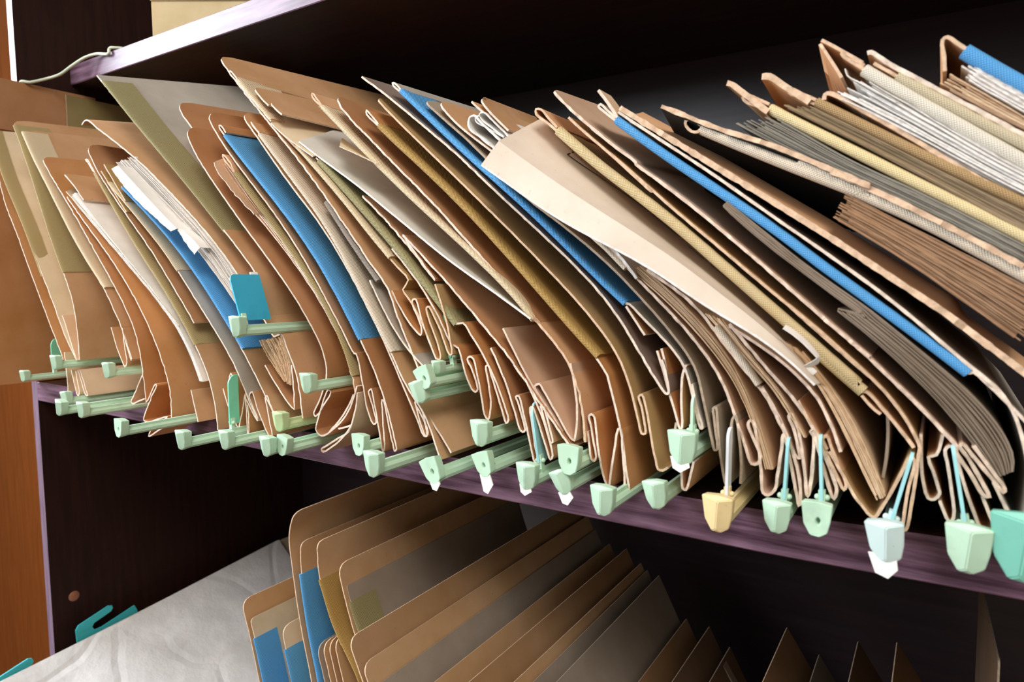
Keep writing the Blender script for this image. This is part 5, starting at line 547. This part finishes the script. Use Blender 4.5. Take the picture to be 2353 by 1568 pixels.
 {'name': 'lateral_file_folder', 'label': 'folder with grey beige tape and thin pale card edge, below the upper right blue tape', 'group': 'folders filed on the sagging middle shelf', 'cat': 'file folder', 'parts': [{'k': 's', 'n': 'cover', 'm': 'peach', 'th': 1.5, 'L': 0.3, 'st': [[-0.022, [11320, 2775, 11377, 2731, 11443, 2680, 11703, 2484, 12022, 2248, 12184, 2131]]], 'rag': 1}, {'k': 't', 'n': 'cloth_tape', 'm': 'greybeige', 'tw': 6, 'w': 0.02, 'y': -0.022, 'a': [11438, 2689, 11704, 2485, 12023, 2251, 12183, 2137]}, {'k': 's', 'n': 'cover', 'm': 'pale', 'th': 1.8, 'L': 0.2, 'st': [[-0.022, [11284, 2837, 11303, 2839, 11377, 2776, 11459, 2712, 11592, 2614, 11749, 2499, 11899, 2386, 12020, 2295, 12181, 2175]]], 'lift': -0.02, 'rag': 1.6}, {'k': 'p', 'n': 'paper_sheaf', 'm': 'paper', 'th': 0.6, 'L': 0.22, 'y': -0.022, 'a': [11623, 2623, 11746, 2532, 11898, 2417, 12019, 2329, 12179, 2214], 'b': [11662, 2675, 11744, 2609, 11893, 2488, 12017, 2388, 12177, 2263], 'num': 15, 'seed': 21, 'jit': 4, 'trim': 14}]},
 {'name': 'lateral_file_folder', 'label': 'blue taped folder at the upper right corner, standing highest of the leaning files', 'group': 'folders filed on the sagging middle shelf', 'cat': 'file folder', 'parts': [{'k': 's', 'n': 'cover', 'm': 'peach', 'th': 1.6, 'L': 0.3, 'st': [[-0.022, [11662, 2675, 11654, 2757, 11644, 2840, 11664, 2851, 11702, 2818, 11750, 2774, 11863, 2673, 12006, 2551, 12168, 2417]]], 'rag': 1}, {'k': 't', 'n': 'cloth_tape', 'm': 'blue', 'tw': 8, 'w': 0.02, 'y': -0.022, 'a': [11746, 2769, 11862, 2671, 12007, 2552, 12168, 2422]}, {'k': 'p', 'n': 'paper_sheaf', 'm': 'whitepaper', 'th': 0.7, 'L': 0.22, 'y': -0.022, 'a': [11692, 2670, 11794, 2586, 11893, 2506, 12015, 2409, 12175, 2285], 'b': [11753, 2728, 11863, 2636, 12010, 2514, 12170, 2384], 'num': 21, 'seed': 22, 'jit': 4, 'trim': 10}]}]

for f in FOLDERS: build_folder(f)

# ------------------------------------------------------------------ lower compartment
LG = 'folders leaning in the lower compartment'
def lean(x, z, zb=-.598, k=.42, bow=.012):
    n = 6; out = []
    for i in range(n + 1):
        t = i / n; zz = z + (zb - z) * t
        out.append((x + (z - zz) * k + bow * math.sin(math.pi * t), zz))
    return out
def low_folder(label, sheets, tapes=(), group=LG):
    """sheets: (part, mat, y0, L, profile, rc, lift)"""
    xs = sheets[0][4]; off = (xs[-1][0], 0, -.5985)
    root = empty('manila_folder', off, label, 'file folder', group)
    for part, mat, y0, L, P, rc, lift in sheets:
        make_sheet(part, root, off, mat, [(y0, P)], 1.3, L, rc=rc, lift=lift, rag=.3)
    for mat, y0, P, tw, w in tapes: make_tape('cloth_tape', root, off, mat, P, tw, w, y0)
    return root
# dirty white cover sloping across the lower left corner
root = empty('document_folder', (.1, .1, -.5985), 'big creased off white folder lying on a slant at the bottom left', 'file folder')
off = (.1, .1, -.5985)
Pw = lambda z: [(.030, z), (.055, z - .022), (.10, z - .055), (.17, z - .10), (.25, z - .145), (.31, -.596)]
make_sheet('cover', root, off, 'lowwhite', [(-.16, Pw(-.4345)), (.10, Pw(-.412)), (.40, Pw(-.379))], 1.2, .57, rc=.0, rag=.5)
make_sheet('inner_cover', root, off, 'lowcream', [(-.15, [(p[0] - .004, p[1] - .003) for p in Pw(-.4345)]), (.42, [(p[0] - .004, p[1] - .003) for p in Pw(-.379)])], 1.2, .60, rag=.5)
def hook_plate(name, x, outline, label):
    bm = bmesh.new()
    a = [bm.verts.new((x, y, z)) for y, z in outline]; b = [bm.verts.new((x + .0022, y, z)) for y, z in outline]; n = len(outline)
    for i in range(n): bm.faces.new((a[i], a[(i + 1) % n], b[(i + 1) % n], b[i]))
    bm.faces.new(a); bm.faces.new(b[::-1])
    o = bm_link(name, bm, ['plastic_aqua'], None, smooth=False)
    o['label'] = label; o['category'] = 'plastic hook'
    return o
hook_plate('hanger_hook', .016, [(.0255, -.5984), (.0255, -.4259), (.0244, -.4034), (.029, -.3967), (.0759, -.3833), (.0817, -.3853), (.0827, -.3901), (.0795, -.3944), (.0524, -.4028), (.0491, -.408), (.0527, -.4148), (.0639, -.4147), (.1179, -.4005), (.1223, -.4105), (.1223, -.5984)], 'turquoise slotted plastic hanger hook below the screw cap on the side panel')
hook_plate('hanger_hook', .0225, [(-.12, -.5984), (-.12, -.436), (-.0912, -.4263), (-.0457, -.4139), (-.0406, -.4158), (-.0387, -.4206), (-.0403, -.425), (-.0604, -.4323), (-.0615, -.4369), (-.058, -.445), (-.02, -.44), (-.02, -.5984)], 'turquoise plastic hanger hook at the very bottom left edge')

low_folder('low tan folder with blue tape, lowest and furthest left of the leaning ones',
           [('cover', 'lowtan', -.012, .33, [(.5115, -.2068), (.5250, -.245), (.5399, -.2964), (.57, -.40), (.61, -.50), (.635, -.598)], .012, .0),
            ('inner_cover', 'lowcream', -.010, .31, [(.5240, -.2260), (.5340, -.256), (.5460, -.2964), (.577, -.40), (.617, -.50), (.642, -.598)], .006, .0)],
           [('blue', -.0105, [(.5310, -.2470), (.5340, -.256), (.5460, -.2964), (.577, -.40)], 3.4, .03)])
low_folder('low cream folder with a narrow blue tape, squeezed behind the tall blue taped folder',
           [('cover', 'lowcream', .004, .31, [(.5600, -.2320), (.5690, -.262), (.5800, -.3000), (.60, -.40), (.63, -.50), (.65, -.598)], .012, .0)],
           [('blue', .003, [(.5665, -.256), (.5690, -.262), (.5800, -.3000), (.60, -.40)], 3.0, .026)])
low_folder('tall tan folder with a wide blue tape down its front, behind the lowest left one',
           [('cover', 'lowtan', -.012, .33, [(.6080, -.0850), (.5997, -.1119), (.6035, -.150), (.6130, -.205), (.6283, -.2666), (.655, -.40), (.69, -.598)], .010, .006),
            ('inner_cover', 'lowtan', -.008, .32, [(.6120, -.1180), (.6125, -.150), (.6220, -.205), (.6370, -.2666), (.664, -.40), (.70, -.598)], .008, .004)],
           [('blue', -.010, [(.6128, -.152), (.6220, -.205), (.6370, -.2666), (.664, -.40)], 4.0, .05)])
low_folder('brown folder with mustard tape between the tall blue taped and grey faced ones',
           [('cover', 'lowtan', -.010, .33, [(.6400, -.1110), (.6433, -.1492), (.6640, -.195), (.6980, -.2425), (.735, -.34), (.78, -.598)], .008, .004)],
           [('mustard', -.011, [(.6440, -.1500), (.6640, -.195), (.6980, -.2425), (.735, -.34)], 3.4, .035)])
low_folder('broad grey cream faced folder with a short olive tape at its corner',
           [('cover', 'lowtan', -.010, .33, [(.6700, -.1282), (.6760, -.1500), (.6900, -.190), (.7118, -.2385), (.75, -.34), (.80, -.598)], .012, .0),
            ('inner_cover', 'lowgrey', -.006, .32, [(.6775, -.1500), (.6900, -.182), (.7175, -.2385), (.756, -.34), (.806, -.598)], .003, .0)],
           [('olive', -.007, [(.6830, -.1650), (.6900, -.182), (.7175, -.2385), (.756, -.34)], 3.2, .035)])
for k in range(4):
    low_folder(['thin brown divider folder left of the mustard taped one, nearest of the four low tabs', 'thin brown divider folder, second of the four low tabs by the wide blue tape',
                'thin brown divider folder, third of the four low tabs by the wide blue tape', 'thin brown divider folder, furthest right of the four low tabs'][k],
               [('cover', ('lowgrey', 'lowtan', 'lowbrown', 'lowtan')[k], -.012, .3, lean(.637 + .0088 * k, -.222 + .0045 * k, k=.28, bow=.004), .012, 0)])
low_folder('tan folder with a rounded front corner jutting forward, right of the grey faced one',
           [('cover', 'lowtan', -.050, .36, lean(.7312, -.1800, k=.46), .012, .008),
            ('inner_cover', 'lowtan', -.040, .35, lean(.7540, -.1880, k=.46), .012, .008)])
LOW = [(.7690, -.1390, 'lowbrown', 'brown folder almost wholly tucked up under the shelf edge, above the light tan one', 1),
       (.7845, -.1565, 'lowtan', 'light tan folder right behind the jutting tan one, running up under the shelf edge', 1),
       (.7962, -.1732, 'lowgrey', 'grey brown folder whose top back corner shows just under the shelf edge', 1),
       (.8171, -.1883, 'lowtan', 'tan folder one below the grey brown one under the shelf edge', 1),
       (.8410, -.1896, 'lowbrown', 'brown folder at the first notch of the stepped back corners', 1),
       (.8609, -.2047, 'lowtan', 'tan folder at the second notch of the stepped back corners', 1),
       (.8697, -.2118, 'lowgrey', 'grey folder between the second and third notches of the back corners', 1),
       (.8854, -.2149, 'lowgrey', 'greyish folder at the third notch of the stepped back corners', 1),
       (.8977, -.2401, 'lowtan', 'tan folder below the third notch of the back corners', 1),
       (.9215, -.2618, 'lowbrown', 'plain brown folder on the long slope near the middle of the leaning row', 1),
       (.9501, -.2637, 'lowdark', 'dull brown folder low in the leaning row, left of the grey banded one', 1)]
for x, z, mt, lab, n in LOW:
    low_folder(lab, [('cover', mt, -.09, .413, lean(x, z), .01, 0)] + ([('inner_cover', mt, -.004, .325, lean(x - .012, z - .004), .01, 0)] if n > 1 else []))
low_folder('dark folder with a narrow grey band, last of the leaning row on the right',
           [('cover', 'lowdark', -.06, .383, lean(.975, -.2821), .01, 0), ('label_band', 'lowgrey', .285, .012, lean(.9775, -.286, zb=-.45), 0, 0)])
LOWR = [(1.0379, -.2405, 'lowbrown', 'dim brown pointed folder standing apart, first right of the leaning row'),
        (1.0723, -.2624, 'lowgrey', 'dim low grey brown folder between two pointed brown ones'),
        (1.1103, -.2356, 'lowdark', 'dim narrow pointed dark folder at the bottom right'),
        (1.1466, -.2256, 'lowbrown', 'dim brown folder with a rounded peak at the bottom right')]
for x, z, mt, lab in LOWR:
    low_folder(lab, [('cover', mt, .05, .275, lean(x, z, k=.55), .01, 0)])
low_folder('folder with a thin upright pale edge at the bottom right corner', [('cover', 'lowdark', .10, .24, lean(1.2155, -.112, k=.0, bow=.002), .004, -.03)])
